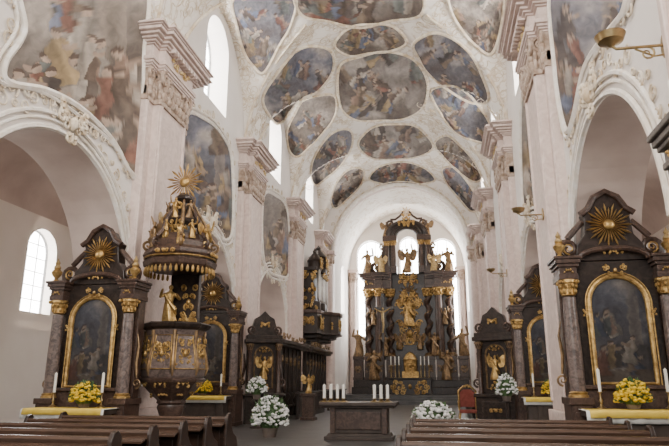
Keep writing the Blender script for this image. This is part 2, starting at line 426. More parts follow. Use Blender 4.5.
# pilasters (trim)
TR = [2]
def pilaster(sg, yc, hw, fl=.5):
    X = LW if sg < 0 else RW
    TR[0] += 1
    e = lambda a, bb: tuple(sorted((X - sg * a, X - sg * bb)))
    b = MB()
    b.box(*e(-.05, .40), yc - hw, yc + hw, .9, 9.6)
    b.box(*e(-.05, .20), yc - hw - fl, yc + hw + fl, .9, 9.6)
    b.box(*e(-.05, .50), yc - hw - .1, yc + hw + .1, 0, .9)
    b.box(*e(-.05, .28), yc - hw - fl - .06, yc + hw + fl + .06, 0, .9)
    for q in (-1, 1):
        b.box(*e(-.05, .45), yc + q * (hw - .12) - .06, yc + q * (hw - .12) + .06, 1.1, 9.2)
        b.box(*e(-.05, .24), yc + q * (hw + fl - .08) - .05, yc + q * (hw + fl - .08) + .05, 1.1, 9.2)
    p = struct(b.build('trim_%d' % TR[0], PINK, smooth=False, bevel=.02))
    c = MB()
    W = Vector((-sg, 0, 0)); xf = X - sg * .40
    c.box(*e(-.05, .46), yc - hw - .05, yc + hw + .05, 9.15, 9.3)
    c.box(*e(-.05, .25), yc - hw - fl - .04, yc + hw + fl + .04, 9.15, 9.3)
    c.box(*e(-.05, .42), yc - hw, yc + hw, 9.3, 10.1); c.box(*e(-.05, .22), yc - hw - fl, yc + hw + fl, 9.3, 10.1)
    for q in range(7):
        y = yc - hw + (q + .5) * 2 * hw / 7
        for zz in (9.42, 9.72):
            c.sph((xf - sg * .05, y + (.06 if zz > 9.5 else 0), zz), .10, hw / 7.5, .17, 8, 6)
    for q in range(4):
        for zz in (9.42, 9.72): c.sph((X - sg * (.08 + q * .1), yc - hw - .02, zz), .06, .08, .17, 8, 6)
    for q in (-1, 1):
        for zz in (9.42, 9.72):
            for k in (.12, .34): c.sph((X - sg * .24, yc + q * (hw + k), zz), .08, .11, .17, 8, 6)
        c.spiral((X - sg * .26, yc + q * (hw + fl - .1), 9.95), .2, 1.8, (0, q, 0), (0, 0, 1), PI / 2, -1, .05)
        c.spiral((xf - sg * .08, yc + q * (hw - .1), 9.95), .24, 1.8, (0, q, 0), (0, 0, 1), PI / 2, -1, .055)
        c.spiral((xf + sg * .15, yc + q * (hw + .06), 9.95), .22, 1.8, (1 * -sg, 0, 0), (0, 0, 1), PI / 2, -1, .055)
    c.orn((xf - sg * .06, yc, 9.85), hw * 1.2, .4, (0, 1, 0), (0, 0, 1), W, 4, int(yc), .04)
    c.build('capital', CAPM, p)
    e2 = MB()
    for z0, z1, o in ((10.1, 10.16, .48), (10.16, 10.22, .52), (10.22, 10.3, .56), (10.3, 10.42, .60), (10.42, 10.8, .50), (10.8, 10.85, .55), (10.85, 10.91, .62), (10.91, 10.98, .70), (10.98, 11.06, .80), (11.06, 11.16, .90), (11.16, 11.2, .94), (11.2, 11.25, 1.0), (11.25, 11.32, .94)):
        e2.box(*e(-.05, o), yc - hw - (o - .4), yc + hw + (o - .4), z0, z1)
        e2.box(*e(-.05, o - .19), yc - hw - fl - (o - .45), yc + hw + fl + (o - .45), z0 + .004, z1 - .004)
    for q in range(9): y = yc - hw + (q + .5) * 2 * hw / 9; e2.box(*e(.5, .72), y - .05, y + .05, 10.8, 10.95)
    e2.build('entablature', PINK, p, False, .012)
    g = MB(); g.orn((xf - sg * .13, yc, 10.61), hw * 1.6, .34, (0, 1, 0), (0, 0, 1), W, 6, int(yc) + 3, .025); g.build('frieze_gilding', GOLDP, p)
for yc in PIERS:
    for sg in (-1, 1):
        if sg > 0 and yc < 8: pilaster(sg, 6.1, .7, .1)
        elif yc > 40: pilaster(sg, 39.8, .8, .3)
        else: pilaster(sg, yc, .9, .42)
# engaged columns on the chancel arch and between the chancel windows
for x, y, r, zt in ((AX - CHW - .3, CH_Y - .12, .32, 9.3), (AX + CHW + .3, CH_Y - .12, .32, 9.3), (AX - CHW + .35, CH_E - .1, .3, 9.3), (AX + CHW - .3, CH_E - .1, .3, 9.3)):
    TR[0] += 1
    b = MB(); b.lathe([(r * 1.3, .0 if y < 42 else .6), (r * 1.3, 1.3), (r * 1.1, 1.35), (r * 1.2, 1.5), (r, 1.6), (r * 1.02, 4), (r * .88, zt)], 18, (x, y, 0)); p = struct(b.build('trim_%d' % TR[0], PINK))
    c = MB(); c.lathe([(r * .9, zt), (r * 1.05, zt + .3), (r * 1.4, zt + .7), (r * 1.4, zt + .8)], 16, (x, y, 0))
    for i in range(8): a = PI / 4 * i; c.sph((x + r * 1.1 * math.cos(a), y + r * 1.1 * math.sin(a), zt + .35), r * .3, r * .3, .2, 6, 5)
    c.build('capital', CAPM, p)
    c = MB(); c.box(x - r * 1.6, x + r * 1.6, y - r * 1.6, y + r, zt + .8, CZS + .05); c.build('entablature', PINK, p, False, .02)
# arch mouldings
for sg, arcs in ((-1, archL), (1, archR)):
    X = (LW + .04) if sg < 0 else (RW - .04)
    for c, r, sp, k in arcs[1:]:
        TR[0] += 1; b = MB()
        for rr, th in ((r + .34, .05), (r + .2, .035), (r + .02, .06)):
            b.tube([(X, c + rr * math.cos(PI * i / 40), sp + rr * math.sin(PI * i / 40)) for i in range(41)], th, 6)
        t = struct(b.build('trim_%d' % TR[0], STUC))
        g = MB()
        for i in range(1, 34):
            a = PI * i / 34; rr = r + .5 + .12 * math.sin(i * 1.9)
            g.spiral((X, c + rr * math.cos(a), sp + rr * math.sin(a)), .13 + .05 * math.sin(i * 2.7), 1.4, (0, math.cos(a), math.sin(a)), (0, -math.sin(a), math.cos(a)), i * 1.3, 1 if i % 2 else -1, .02)
        g.orn((X - sg * .05, c, sp + r + .3), .9, .75, (0, 1, 0), (0, 0, 1), (-sg, 0, 0), 6, 2, .04)
        g.build('scrollwork', FRAME, t)['kind'] = 'stuff'

# ---------------------------------------------------------------- painted pictures
SKYS = [((.235, .24, .285), (.115, .10, .10)), ((.30, .265, .24), (.13, .105, .09)), ((.205, .215, .27), (.10, .09, .09)), ((.32, .29, .275), (.14, .115, .10))]
PAL = [(.25, .12, .09), (.13, .155, .23), (.34, .25, .14), (.38, .34, .30), (.085, .07, .065), (.20, .15, .11), (.155, .17, .165), (.30, .20, .155), (.46, .40, .345), (.13, .095, .075)]
FLESH = (.46, .345, .27)
def painter(seed, w, h, up, nfig, dim=1.0):
    """returns colour(u,v): clouds, ground and robed figures with heads and arms"""
    g = random.Random(seed); sk = SKYS[seed % 4]; figs = []
    for i in range(nfig):
        if up: fh = g.uniform(.17, .30) * min(1, h * 1.3); fu = g.uniform(.06, .94) * w; fv = (.05 + g.random() ** 1.3 * .75) * h * (1 - i / nfig * .75); rot = g.uniform(-.4, .4)
        else: fh = g.uniform(.18, .30); fu = g.uniform(.08, .92) * w; fv = g.uniform(.0, .85) * h; rot = g.uniform(-1.2, 1.2)
        figs.append((fu, fv, fh, rot, g.choice(PAL), g.choice(PAL), g.choice((-1, 1)), g.uniform(-.1, .25)))
    off = Vector((seed * 3.7, seed * 1.9, 0))
    def colr(u, v):
        P = Vector((u, v, 0))
        n1 = noise.fractal(Vector((u * 3, v * 3.5, 0)) + off, 1.0, 2.0, 4) * .5 + .5
        t = min(1, max(0, v / h * .8 + (n1 - .5) * 1.3))
        c = Vector(sk[1]).lerp(Vector(sk[0]), t)
        if n1 > .6: c = c.lerp(Vector((.50, .44, .39)), min(.75, (n1 - .6) * 2.5))
        u += .016 * noise.noise(P * 16 + off); v += .016 * noise.noise(P * 16 - off)
        if up:
            ax = abs(u - .75 * w)
            if v > .35 * h and ax < .1 * w: c = c.lerp(Vector((.28, .235, .20)) * (.7 + .5 * (ax / (.1 * w))), .6)
            if v < .12 * h: c = c.lerp(Vector((.16, .12, .09)), .7)
        base = c.copy()
        for fu, fv, fh, rot, p1, p2, sd, arm in figs:
            dx, dy = (u - fu) / fh, (v - fv) / fh
            if abs(dx) > 1 or dy < -.8 or dy > 1.2: continue
            x = dx * math.cos(rot) + dy * math.sin(rot); y = -dx * math.sin(rot) + dy * math.cos(rot)
            wd = .27 - .17 * max(0, y) + .04 * math.sin(y * 14 + fu * 20)
            q = x * sd / .2
            if 0 <= y < .78 and abs(x) < wd:
                fold = .88 + .13 * math.sin(x * 26 + y * 7 + fu * 30) + .34 * q
                c = Vector(p1 if (x * sd < .05 + .25 * (y - .4)) else p2) * max(.4, fold)
            elif -.03 <= y < .8 and abs(x) < wd + .035: c = c * .78
            d = abs((y - .62) - arm * (x * sd))
            if .05 < x * sd < .34 and d < .05: c = Vector(FLESH) * (.75 + .5 * arm)
            rr = math.hypot(x, y - .87)
            if rr < .095: c = Vector(FLESH) * (1.0 + .35 * q)
            if rr < .115 and y > .9 - .3 * x * sd: c = Vector((.10, .07, .055))
        c = c.lerp(base, .16)
        return tuple(max(0, k) * dim for k in c)
    return colr

def patch(outline, place, seed, up, nfig, K, dim=1.0, flip=True):
    """disc mesh over a closed outline; place(x, y) gives the 3-D point"""
    n = len(outline); cx = sum(p[0] for p in outline) / n; cy = sum(p[1] for p in outline) / n
    x0 = min(p[0] for p in outline); x1 = max(p[0] for p in outline); y0 = min(p[1] for p in outline); y1 = max(p[1] for p in outline)
    sz = max(x1 - x0, y1 - y0); pc = painter(seed, (x1 - x0) / sz, (y1 - y0) / sz, up, nfig, dim)
    b = MB(); b.uv = []; b.colr = []
    def put(x, y):
        b.v.append(tuple(place(x, y))); u = (x - x0) / sz; v = ((y1 - y) if flip else (y - y0)) / sz
        b.uv.append((u, v)); b.colr.append(pc(u, v))
    put(cx, cy)
    for k in range(1, K + 1):
        for p in outline: put(cx + (p[0] - cx) * k / K, cy + (p[1] - cy) * k / K)
    for j in range(n): b.f.append((0, 1 + j, 1 + (j + 1) % n))
    for k in range(K - 1):
        for j in range(n):
            a = 1 + k * n; l = (j + 1) % n; b.f.append((a + j, a + n + j, a + n + l, a + l))
    return b, [Vector(p) for p in b.v[1 + (K - 1) * n:]]

def hit_vault(px, py):
    r = ray(px, py).normalized(); t = 10.0
    out = lambda p: not (LW < p.x < RW) or p.y > CH_Y or p.z > vz(p.x, p.y)
    while t < 70:
        if out(CAM + r * t): break
        t += .2
    lo, hi = t - .2, t
    for _ in range(12):
        md = (lo + hi) / 2
        if out(CAM + r * md): hi = md
        else: lo = md
    return CAM + r * (lo - .08)
CF = [
 ([(303, -8), (330, -13), (360, -15), (390, -13), (417, -8), (414, 14), (388, 20), (360, 25), (330, 20), (306, 14)], 'wide fresco on the vault crown cut by the top of the view'),
 ([(236, 2), (262, -6), (291, 0), (290, 24), (278, 44), (264, 69), (254, 64), (246, 50), (238, 26)], 'tall fresco on left vault haunch, nearest the camera beside upper window'),
 ([(337, 46), (344, 34), (356, 27), (370, 25), (386, 26), (398, 32), (403, 43), (388, 50), (370, 52), (352, 54)], 'small lens-shaped fresco on the vault crown, second from the near end'),
 ([(296, 53), (312, 50), (329, 54), (330, 72), (316, 90), (300, 99), (282, 119), (270, 112), (266, 96), (278, 76)], 'large slanted fresco on left haunch, second from the near end'),
 ([(340, 82), (346, 66), (362, 58), (382, 55), (402, 57), (416, 66), (423, 84), (421, 106), (402, 115), (380, 118), (358, 117), (345, 106)], 'largest round fresco on the vault crown with figures'),
 ([(417, 46), (434, 36), (452, 40), (468, 55), (480, 74), (485, 96), (470, 100), (448, 88), (430, 72), (420, 58)], 'large slanted fresco on right haunch opposite the largest crown fresco'),
 ([(304, 103), (320, 97), (333, 99), (333, 116), (322, 132), (310, 144), (298, 155), (291, 147), (289, 130), (296, 114)], 'dark fresco on left haunch, third from the near end'),
 ([(434, 94), (448, 87), (464, 93), (478, 107), (488, 124), (488, 140), (472, 139), (456, 130), (442, 114)], 'rounded fresco on right haunch, third from the near end'),
 ([(361, 145), (368, 133), (380, 127), (396, 125), (412, 127), (424, 135), (430, 147), (416, 155), (396, 158), (374, 156)], 'wide oval fresco on the vault crown, fourth from the near end'),
 ([(328, 138), (340, 132), (350, 134), (350, 148), (340, 164), (328, 176), (317, 182), (312, 172), (316, 156)], 'narrow fresco on left haunch, fourth from the near end'),
 ([(436, 144), (448, 138), (460, 146), (472, 160), (480, 176), (472, 180), (458, 170), (444, 157)], 'small fresco on right haunch, fourth from the near end'),
 ([(372, 179), (379, 169), (390, 164), (403, 163), (416, 165), (426, 171), (432, 180), (417, 184), (402, 185), (386, 184)], 'flat oval crown fresco directly above the chancel arch'),
 ([(346, 173), (356, 169), (363, 173), (359, 186), (348, 198), (337, 206), (332, 199), (337, 184)], 'small dark fresco on left haunch just before the chancel arch'),
 ([(444, 172), (453, 168), (463, 178), (473, 192), (478, 206), (470, 209), (459, 198), (449, 185)], 'small dark fresco on right haunch just before the chancel arch'),
 ([(452, -8), (478, -10), (500, -8), (500, 26), (490, 50), (476, 44), (462, 28), (453, 10)], 'fresco on right vault haunch cut by the top of the view'),
]
CPOLY = []
for i, (poly, lb) in enumerate(CF):
    mx = sum(p[0] for p in poly) / len(poly); my = sum(p[1] for p in poly) / len(poly)
    wob = lambda k: 1.09 + .035 * math.cos(k * 2.6 + i)
    ol = smoothpoly([(mx + (x - mx) * wob(k), my + (y - my) * wob(k)) for k, (x, y) in enumerate(poly)], 10); CPOLY.append(ol)
    b, edge = patch(ol, hit_vault, i + 3, False, 20, 30, .9)
    o = tag(b.build('ceiling_fresco', FR_M), lb, 'fresco')
    f = MB(); f.tube(edge[::2], .07, 6, True); f.build('stucco_frame', FRAME, o)
WF = [
 (-1, [(26, -25), (138, -25), (143, 60), (139, 165), (130, 172), (112, 140), (80, 108), (45, 90), (8, 82), (5, 62), (24, 30)], 'large wall painting with curved lower edge above the near left arch', 40),
 (-1, [(184, 118), (206, 120), (222, 136), (231, 160), (232, 228), (224, 240), (212, 226), (184, 196)], 'tall wall painting above the pulpit canopy, between two left pilasters', 18),
 (-1, [(263, 198), (276, 196), (287, 212), (289, 268), (282, 277), (264, 262)], 'narrow wall painting farthest along the left wall', 12),
 (1, [(555, -25), (622, -25), (626, 8), (606, 36), (586, 66), (574, 118), (566, 128), (556, 70)], 'tall wall painting on the right wall above the near right arch', 20),
 (1, [(522, 104), (531, 96), (541, 128), (543, 200), (536, 214), (524, 205)], 'narrow wall painting on right wall beyond the first right pilaster', 12),
]
for i, (sg, poly, lb, nf) in enumerate(WF):
    X = (LW + .05) if sg < 0 else (RW - .05)
    ol = smoothpoly(poly, 16 if i == 0 else 10)
    b, edge = patch(ol, (lambda X: (lambda px, py: onX(px, py, X)))(X), i + 21, True, nf, 72 if i == 0 else 36, .95)
    o = tag(b.build('wall_painting', FR_M), lb, 'painting')
    f = MB(); f.tube(edge[::2], .075, 6, True); cen = sum(edge, Vector()) / len(edge)
    f.build('stucco_frame', STUC, o)
    f = MB(); f.tube([p + (p - cen).normalized() * .2 for p in edge[::3]], .045, 5, True); f.build('stucco_frame', STUC, o)
    g = MB(); W = Vector((-sg, 0, 0)); acc = 0; prev = edge[0]; k = 0
    for p in edge:
        acc += (p - prev).length; prev = p
        if acc > .34:
            acc = 0; k += 1; d = (p - cen).normalized(); tt = d.cross(W).normalized()
            g.spiral(p + d * (.3 + .08 * math.sin(k * 2.1)), .15 + .04 * math.sin(k * 1.3), 1.35, d, tt, k * .9, 1 if k % 2 else -1, .024)
    g.build('stucco_scrolls', FRAME, o)['kind'] = 'stuff'
# ribs and small scrolls on the vault between the frescoes
def in_fresco(P, pad=5):
    px, py = proj(P)
    for poly in CPOLY:
        if any(inside(px + dx, py + dy, poly) for dx, dy in ((0, 0), (pad, 0), (-pad, 0), (0, pad), (0, -pad))): return True
    return False
b = MB()
for c in BAYS[1:]:
    for sx in (-1, 1):
        for sy in (-1, 1):
            run = []
            for i in range(50):
                z = HL * math.sin(PI / 2 * i / 49) * .995
                P = Vector((AX + sx * (HW * math.sqrt(1 - (z / HB) ** 2) - .03), c + sy * LA * math.sqrt(max(0, 1 - (z / HL) ** 2)), ZS + z - .03))
                if P.y < 10.2 or P.y > CH_Y or in_fresco(P):
                    if len(run) > 2: b.tube(run, .055, 5)
                    run = []
                else: run.append(P)
            if len(run) > 2: b.tube(run, .055, 5)
b.build('groin_ribs', FRAME, ceil)['kind'] = 'stuff'
b = MB(); g = random.Random(5); cnt = 0
for _ in range(4000):
    if cnt > 480: break
    x = AX - HW * math.cos(g.uniform(.08, PI - .08)); y = g.uniform(15, 40.6); e = .02
    N = Vector((vz(x + e, y) - vz(x - e, y), vz(x, y + e) - vz(x, y - e), -2 * e)).normalized()
    P = Vector((x, y, vz(x, y))) + N * .012
    if in_fresco(P, 6) or abs(N.z) < .15: continue
    U = N.orthogonal().normalized(); V = N.cross(U); cnt += 1; a = g.uniform(0, 6.28)
    U2 = U * math.cos(a) + V * math.sin(a); V2 = N.cross(U2)
    r = g.uniform(.16, .32)
    b.spiral(P, r, 1.4, U2, V2, 0, 1, .019, 4); b.spiral(P + U2 * r * 1.9, r * .8, 1.3, -U2, V2, 0, 1, .017, 4)
b.build('stucco_scrolls', FRAME, ceil)['kind'] = 'stuff'

# ---------------------------------------------------------------- figures
def figure(mb, x, y, z, h, rot=0, ra=(.1, -.05), wings=False, seed=0):
    old = mb.M
    mb.M = (old if old is not None else Matrix.Identity(4)) @ Matrix.Translation((x, y, z)) @ Matrix.Rotation(rot, 4, 'Z') @ Matrix.Scale(h, 4)
    prof = [(0, .16, .13), (.03, .18, .14), (.2, .155, .12), (.38, .13, .105), (.5, .115, .09), (.58, .1, .078), (.7, .13, .085), (.78, .13, .08), (.815, .085, .06), (.835, .042, .042), (.88, .038, .04)]
    rings = []
    for zz, a, bq in prof:
        sw = .025 * math.sin(zz * 5 + seed); n = 18
        rings.append([(sw + a * (1 + max(0, .6 - zz) * .3 * math.sin(5 * t + seed + zz * 4)) * math.cos(t), bq * (1 + max(0, .6 - zz) * .3 * math.sin(5 * t + seed + zz * 4)) * math.sin(t), zz) for t in [2 * PI * i / n for i in range(n)]])
    mb.loft(rings)
    sw = .025 * math.sin(4.4 + seed)
    mb.sph((sw, -.012, .925), .05, .058, .072, 10, 8); mb.sph((sw, -.07, .92), .012, .018, .018, 6, 4); mb.sph((sw, .012, .94), .058, .056, .068, 10, 6)
    for sg, r in ((-1, ra[0]), (1, ra[1])):
        mb.tube([(sg * .1 + sw, 0, .76), (sg * .17, -.01, .70 + r * .2), (sg * .23, -.04, .62 + r * .5), (sg * .2, -.12, .64 + r), (sg * .17, -.17, .68 + r * 1.3)], [.05, .048, .042, .034, .026], 7)
        if wings:
            mb.prism([(0, 0), (.12, .2), (.26, .3), (.36, .18), (.33, -.02), (.24, -.2), (.1, -.22)], (sg * .05 + sw, .07, .72), (sg, .25, 0), (0, 0, 1), (0, .035, 0))
    mb.tube([(sw - .13, -.07, .75), (sw + .0, -.12, .55), (sw + .14, -.1, .38), (sw + .15, 0, .25)], [.03, .045, .05, .03], 7)
    mb.M = old

# ---------------------------------------------------------------- side altars
def arched(hw, z0, zs, n=14, k=1.0):
    return [(-hw, z0), (hw, z0)] + [(hw * math.cos(PI * i / n), zs + k * hw * math.sin(PI * i / n)) for i in range(n + 1)]
def dense(pts, st=.06):
    out = []
    for a, b in zip(pts, pts[1:] + pts[:1]):
        L = math.hypot(b[0] - a[0], b[1] - a[1]); k = max(1, int(L / st))
        out += [(a[0] + (b[0] - a[0]) * i / k, a[1] + (b[1] - a[1]) * i / k) for i in range(k)]
    return out
def capital(mb, x, y, z, r, h):
    mb.lathe([(r, 0), (r * 1.25, .02), (r * 1.1, .05), (r * 1.1, h * .4), (r * 1.5, h * .8), (r * 1.7, h * .82), (r * 1.7, h)], 14, (x, y, z))
    for i in range(8):
        a = 2 * PI * i / 8
        mb.sph((x + r * 1.2 * math.cos(a), y + r * 1.2 * math.sin(a), z + h * .3), r * .3, r * .3, h * .2, 6, 5)
        mb.sph((x + r * 1.4 * math.cos(a + .4), y + r * 1.4 * math.sin(a + .4), z + h * .62), r * .3, r * .3, h * .18, 6, 5)
    for sx in (-1, 1):
        for sy in (-1, 1): mb.sph((x + sx * r * 1.35, y + sy * r * 1.35, z + h * .85), r * .4, n=7, m=5)
CXO = .96
def side_altar(label, loc):
    t = thing('side_altar', label, 'altar', loc)
    b = MB(); b.box(-.98, .98, -.92, -.1, 0, .12); b.box(-.92, .92, -.88, -.1, .12, .92, .04, .02); b.box(-1.0, 1.0, -.95, -.05, .92, 1.02)
    b.box(-.6, .6, -.92, -.85, .25, .8); b.build('altar_table', STONE, t, False, .015)
    b = MB(); b.box(-.8, .8, -.08, .5, 0, 1.42); b.box(-.82, .82, -.16, .5, 1.42, 1.5); b.build('predella', DARKB, t, False, .015)
    for s in (-1, 1):
        b = MB(); x = s * CXO
        b.box(x - .24, x + .24, -.36, .45, 0, .14); b.box(x - .2, x + .2, -.32, .45, .14, 1.12); b.box(x - .24, x + .24, -.36, .45, 1.12, 1.26); b.box(x - .13, x + .13, -.35, -.3, .3, .98)
        b.build('pedestal', DARKB, t, False, .012)
        c = MB(); c.lathe([(.15, 1.34), (.155, 1.8), (.15, 2.4), (.13, 3.28)], 20, (x, -.1, 0)); cc = c.build('column', COLM, t)
        g = MB(); g.lathe([(.2, 1.26), (.2, 1.30), (.175, 1.32), (.185, 1.35), (.15, 1.38)], 18, (x, -.1, 0)); g.build('column_base', GOLD, cc)
        g = MB(); capital(g, x, -.1, 3.30, .12, .34); g.build('column_capital', GOLD, cc)
        p = MB(); p.box(x - .15, x + .15, .12, .45, 1.26, 3.64); p.build('pilaster', DARKB, t, False, .01)
        e = MB()
        for z0, z1, o in ((3.64, 3.76, .19), (3.76, 3.9, .17), (3.9, 3.97, .21), (3.97, 4.06, .25), (4.06, 4.12, .28)):
            e.box(x - o, x + o, -.1 - o, .48, z0, z1)
        e.build('entablature', DARKB, t, False, .008)
        gilt(t, [((x, -.29, 3.83), .22, .11, 2, 3, .011)])
        v = MB(); v.spiral((s * .84, .1, 4.34), .24, 1.5, (s, 0, 0), (0, 0, 1), -PI / 2, 1, .075, 8); v.tube([(s * .84, .1, 4.58), (s * .68, .1, 4.76), (s * .5, .1, 4.95)], [.07, .07, .06], 8); v.build('volute', DARKB, t)
        g = MB(); g.spiral((s * .84, -.0, 4.34), .13, 1.4, (s, 0, 0), (0, 0, 1), -PI / 2, 1, .02, 6); g.build('volute_gilding', GOLD, t)
        g = MB(); g.spiral((s * 1.2, .1, 1.6), .12, 1.4, (s, 0, 0), (0, 0, 1), -PI / 2, 1, .025, 6); g.tube([(s * 1.2, .1, 1.72), (s * 1.16, .1, 2.1), (s * 1.2, .1, 2.5), (s * 1.14, .1, 2.8)], [.025, .04, .03, .01], 6); g.build('side_scroll', BRONZE, t)
    b = MB(); b.prism([(-.82, 1.3), (.82, 1.3), (.82, 4.05), (-.82, 4.05)], (0, .02, 0), (1, 0, 0), (0, 0, 1), (0, .42, 0)); b.build('back_panel', DARK, t, False)
    b, _ = patch(dense(arched(.56, 1.55, 3.14, 16)), lambda x, z: (x, -.06, z), 46, True, 9, 34, .27, False); b.build('altarpiece_painting', OILP, t)
    b = MB(); b.tube([(x, -.08, z) for x, z in arched(.57, 1.53, 3.14, 20)], .055, 8, True); b.build('gilded_frame', GOLD, t)
    b = MB(); b.tube([(x, -.11, z) for x, z in arched(.64, 1.47, 3.14, 20)], .018, 6, True); b.build('frame_beading', GOLD, t)
    gilt(t, [((0, -.14, 3.82), .42, .24, 4, 5, .017), ((0, -.12, 1.47), .45, .14, 3, 8, .014), ((-.66, -.1, 2.95), .12, .45, 3, 9, .014), ((.66, -.1, 2.95), .12, .45, 3, 9, .014), ((0, -.16, 4.22), .45, .11, 3, 4, .013)])
    k = .84
    at = [(-.86, 4.06), (.86, 4.06), (.80, 4.4), (.60, 4.62), (.55, 5.0), (.60, 5.12), (.42, 5.26), (.28, 5.46), (0, 5.56), (-.28, 5.46), (-.42, 5.26), (-.60, 5.12), (-.55, 5.0), (-.60, 4.62), (-.80, 4.4)]
    b = MB(); b.prism([(x * k, z) for x, z in at], (0, -.02, 0), (1, 0, 0), (0, 0, 1), (0, .36, 0)); b.build('attic', DARK, t, False, .015)
    b = MB(); b.tube([(x * k, -.05, z) for x, z in [(-.66, 5.08), (-.46, 5.2), (-.29, 5.45), (0, 5.58), (.29, 5.45), (.46, 5.2), (.66, 5.08)]], .07, 8); b.build('attic_moulding', DARKB, t)
    b = MB(); b.tube([(-.7, -.12, 4.1)] + [(.68 * -math.cos(PI * i / 14), -.14, 4.1 + .2 * math.sin(PI * i / 14)) for i in range(15)] + [(.7, -.12, 4.1)], .06, 8); b.build('attic_moulding', DARKB, t)
    b = MB(); b.rays((0, -.09, 4.82), .12, .5, 30, .03, .8, fill=.55); b.sph((0, -.1, 4.82), .12, .07, .12, 12, 8); b.build('sunburst', GOLD, t)
    return t
AY1, AY2 = 13.35, 21.95
def gx(px, py, Y): return onY(px, py, Y).x
xl1, xr1, xl2, xr2 = gx(94, 330, AY1), gx(620, 330, AY1), gx(211, 345, AY2), gx(547, 345, AY2)
SCL = [.95, 1, 1, 1]
alt = side_altar('dark marble side altar with gilded sunburst under the near left arch', (xl1, AY1, 0))
alts = [alt,
    dup(alt, (xr1, AY1, 0), 0, 'dark marble side altar with gilded sunburst under the near right arch'),
    dup(alt, (xl2, AY2, 0), 0, 'smaller-looking dark side altar behind the pulpit on the left'),
    dup(alt, (xr2, AY2, 0), 0, 'smaller-looking dark side altar behind the big right altar')]
for a, k in zip(alts, SCL): a['group'] = 'side altars at the piers'; a.scale = (k, k, k)
WHR = ['near left side altar', 'near right side altar', 'far left side altar behind the pulpit', 'far right side altar']
def cloth():
    b = MB(); n = 24; top = []
    for i in range(n + 1):
        x = -1.04 + 2.08 * i / n; f = .012 * math.sin(i * 1.9)
        top.append([(x, -.0, 1.045), (x, -.5, 1.048), (x, -.975, 1.045), (x, -.995 - f, 1.02), (x, -1.0 - f * 1.5, .93), (x, -1.0 - f * 2, .82)])
    m_ = 6
    b.add([p for r in top for p in r], [(i * m_ + j, i * m_ + j + 1, (i + 1) * m_ + j + 1, (i + 1) * m_ + j) for i in range(n) for j in range(m_ - 1)])
    return b
def yellow_cover():
    b = MB(); n = 16; rows = []
    for i in range(n + 1):
        x = -.98 + 1.96 * i / n; f = .01 * math.sin(i * 2.3)
        rows.append([(x, -.25, 1.056), (x, -.98, 1.056), (x, -1.025 - f, 1.03), (x, -1.045 - f, .92)])
    b.add([p for r in rows for p in r], [(i * 4 + j, i * 4 + j + 1, (i + 1) * 4 + j + 1, (i + 1) * 4 + j) for i in range(n) for j in range(3)])
    return b
cl = None
for k, a in enumerate(alts):
    lb = 'white altar cloth with yellow cover on the ' + WHR[k]
    if not cl:
        cl = thing('altar_cloth', lb, 'cloth', a.location, 0, 'altar cloths'); o = cloth().build('linen', WHITE, cl); o2 = yellow_cover().build('yellow_cover', YELL, cl)
        for q in (o, o2):
            mo = q.modifiers.new('solid', 'SOLIDIFY'); mo.thickness = .008
        c = cl
    else: c = dup(cl, a.location, 0, lb, 'altar cloths')
    c.scale = (SCL[k],) * 3
def candlestick(label, loc, h1, h2, grp, s=1):
    t = thing('candlestick', label, 'candlestick', loc, 0, grp)
    b = MB(); b.lathe([(.085 * s, 0), (.085 * s, .015), (.04 * s, .04), (.02 * s, .08), (.035 * s, h1 * .45), (.018 * s, h1 * .6), (.022 * s, h1 * .9), (.05 * s, h1 * .95), (.05 * s, h1)], 14); b.build('stick', BRASS, t)
    b = MB(); b.lathe([(.028 * s, h1), (.028 * s, h1 + h2), (.012 * s, h1 + h2 + .01), (.004, h1 + h2 + .03)], 12); b.build('candle', WAX, t)
    return t
cs = None
for k, a in enumerate(alts):
    for s in (-1, 1):
        lb = ('left' if s < 0 else 'right') + ' candlestick with white candle on the ' + WHR[k]
        lc = (a.location[0] + s * .62 * SCL[k], a.location[1] - .42 * SCL[k], 1.06 * SCL[k])
        if not cs: cs = candlestick(lb, lc, .32, .42, 'side altar candlesticks', 1.1)
        else: dup(cs, lc, 0, lb, 'side altar candlesticks')
def bouquet(name, label, loc, R, H, z0, petal, n, pr, seed, pot=True, stand=0, grp=None):
    g = random.Random(seed); t = thing(name, label, 'flowers', loc, 0, grp)
    if stand:
        b = MB(); b.lathe([(.22, 0), (.22, .03), (.05, .06), (.035, stand * .5), (.05, stand - .05), (.16, stand)], 12); b.build('flower_stand', DARK, t)
    if pot:
        b = MB(); b.lathe([(R * .35, stand), (R * .42, stand + z0 * .5), (R * .5, stand + z0), (R * .44, stand + z0)], 16); b.build('pot', POT, t)
    fo = MB(); pe = MB(); cz = stand + z0
    def spot(k):
        a = g.uniform(0, 2 * PI); q = g.random(); el = math.asin(q * 1.15 - .15) if q < .999 else 1.4
        return Vector((R * k * math.cos(a) * math.cos(el), R * k * math.sin(a) * math.cos(el), cz + H * .15 + H * .85 * k * math.sin(el)))
    fo.sph((0, 0, cz + H * .3), R * .72, R * .72, H * .5, 12, 8)
    for i in range(int(n * .9)):
        p = spot(g.uniform(.85, 1.08)); d = (p - Vector((0, 0, cz))).normalized(); sd = d.orthogonal().normalized(); sd.rotate(Matrix.Rotation(g.uniform(0, 6.28), 3, d)); L = pr * 2.4
        e = p + d * L * .6 + sd * L * .3; w = d.cross(sd) * pr * .6
        fo.add([p - d * L * .4, p + w, e, p - w], [(0, 1, 2, 3)])
    for i in range(n):
        p = spot(g.uniform(.85, 1.05)); r = pr * g.uniform(.7, 1.2)
        pe.sph(p, r, r, r * .75, 7, 4)
    fo.build('foliage', LEAF, t, False); o = pe.build('blossoms', petal, t); o['kind'] = 'stuff'
    return t
MUMPX = [(85, 0), (632, 1), (203, 2), (552, 3)]
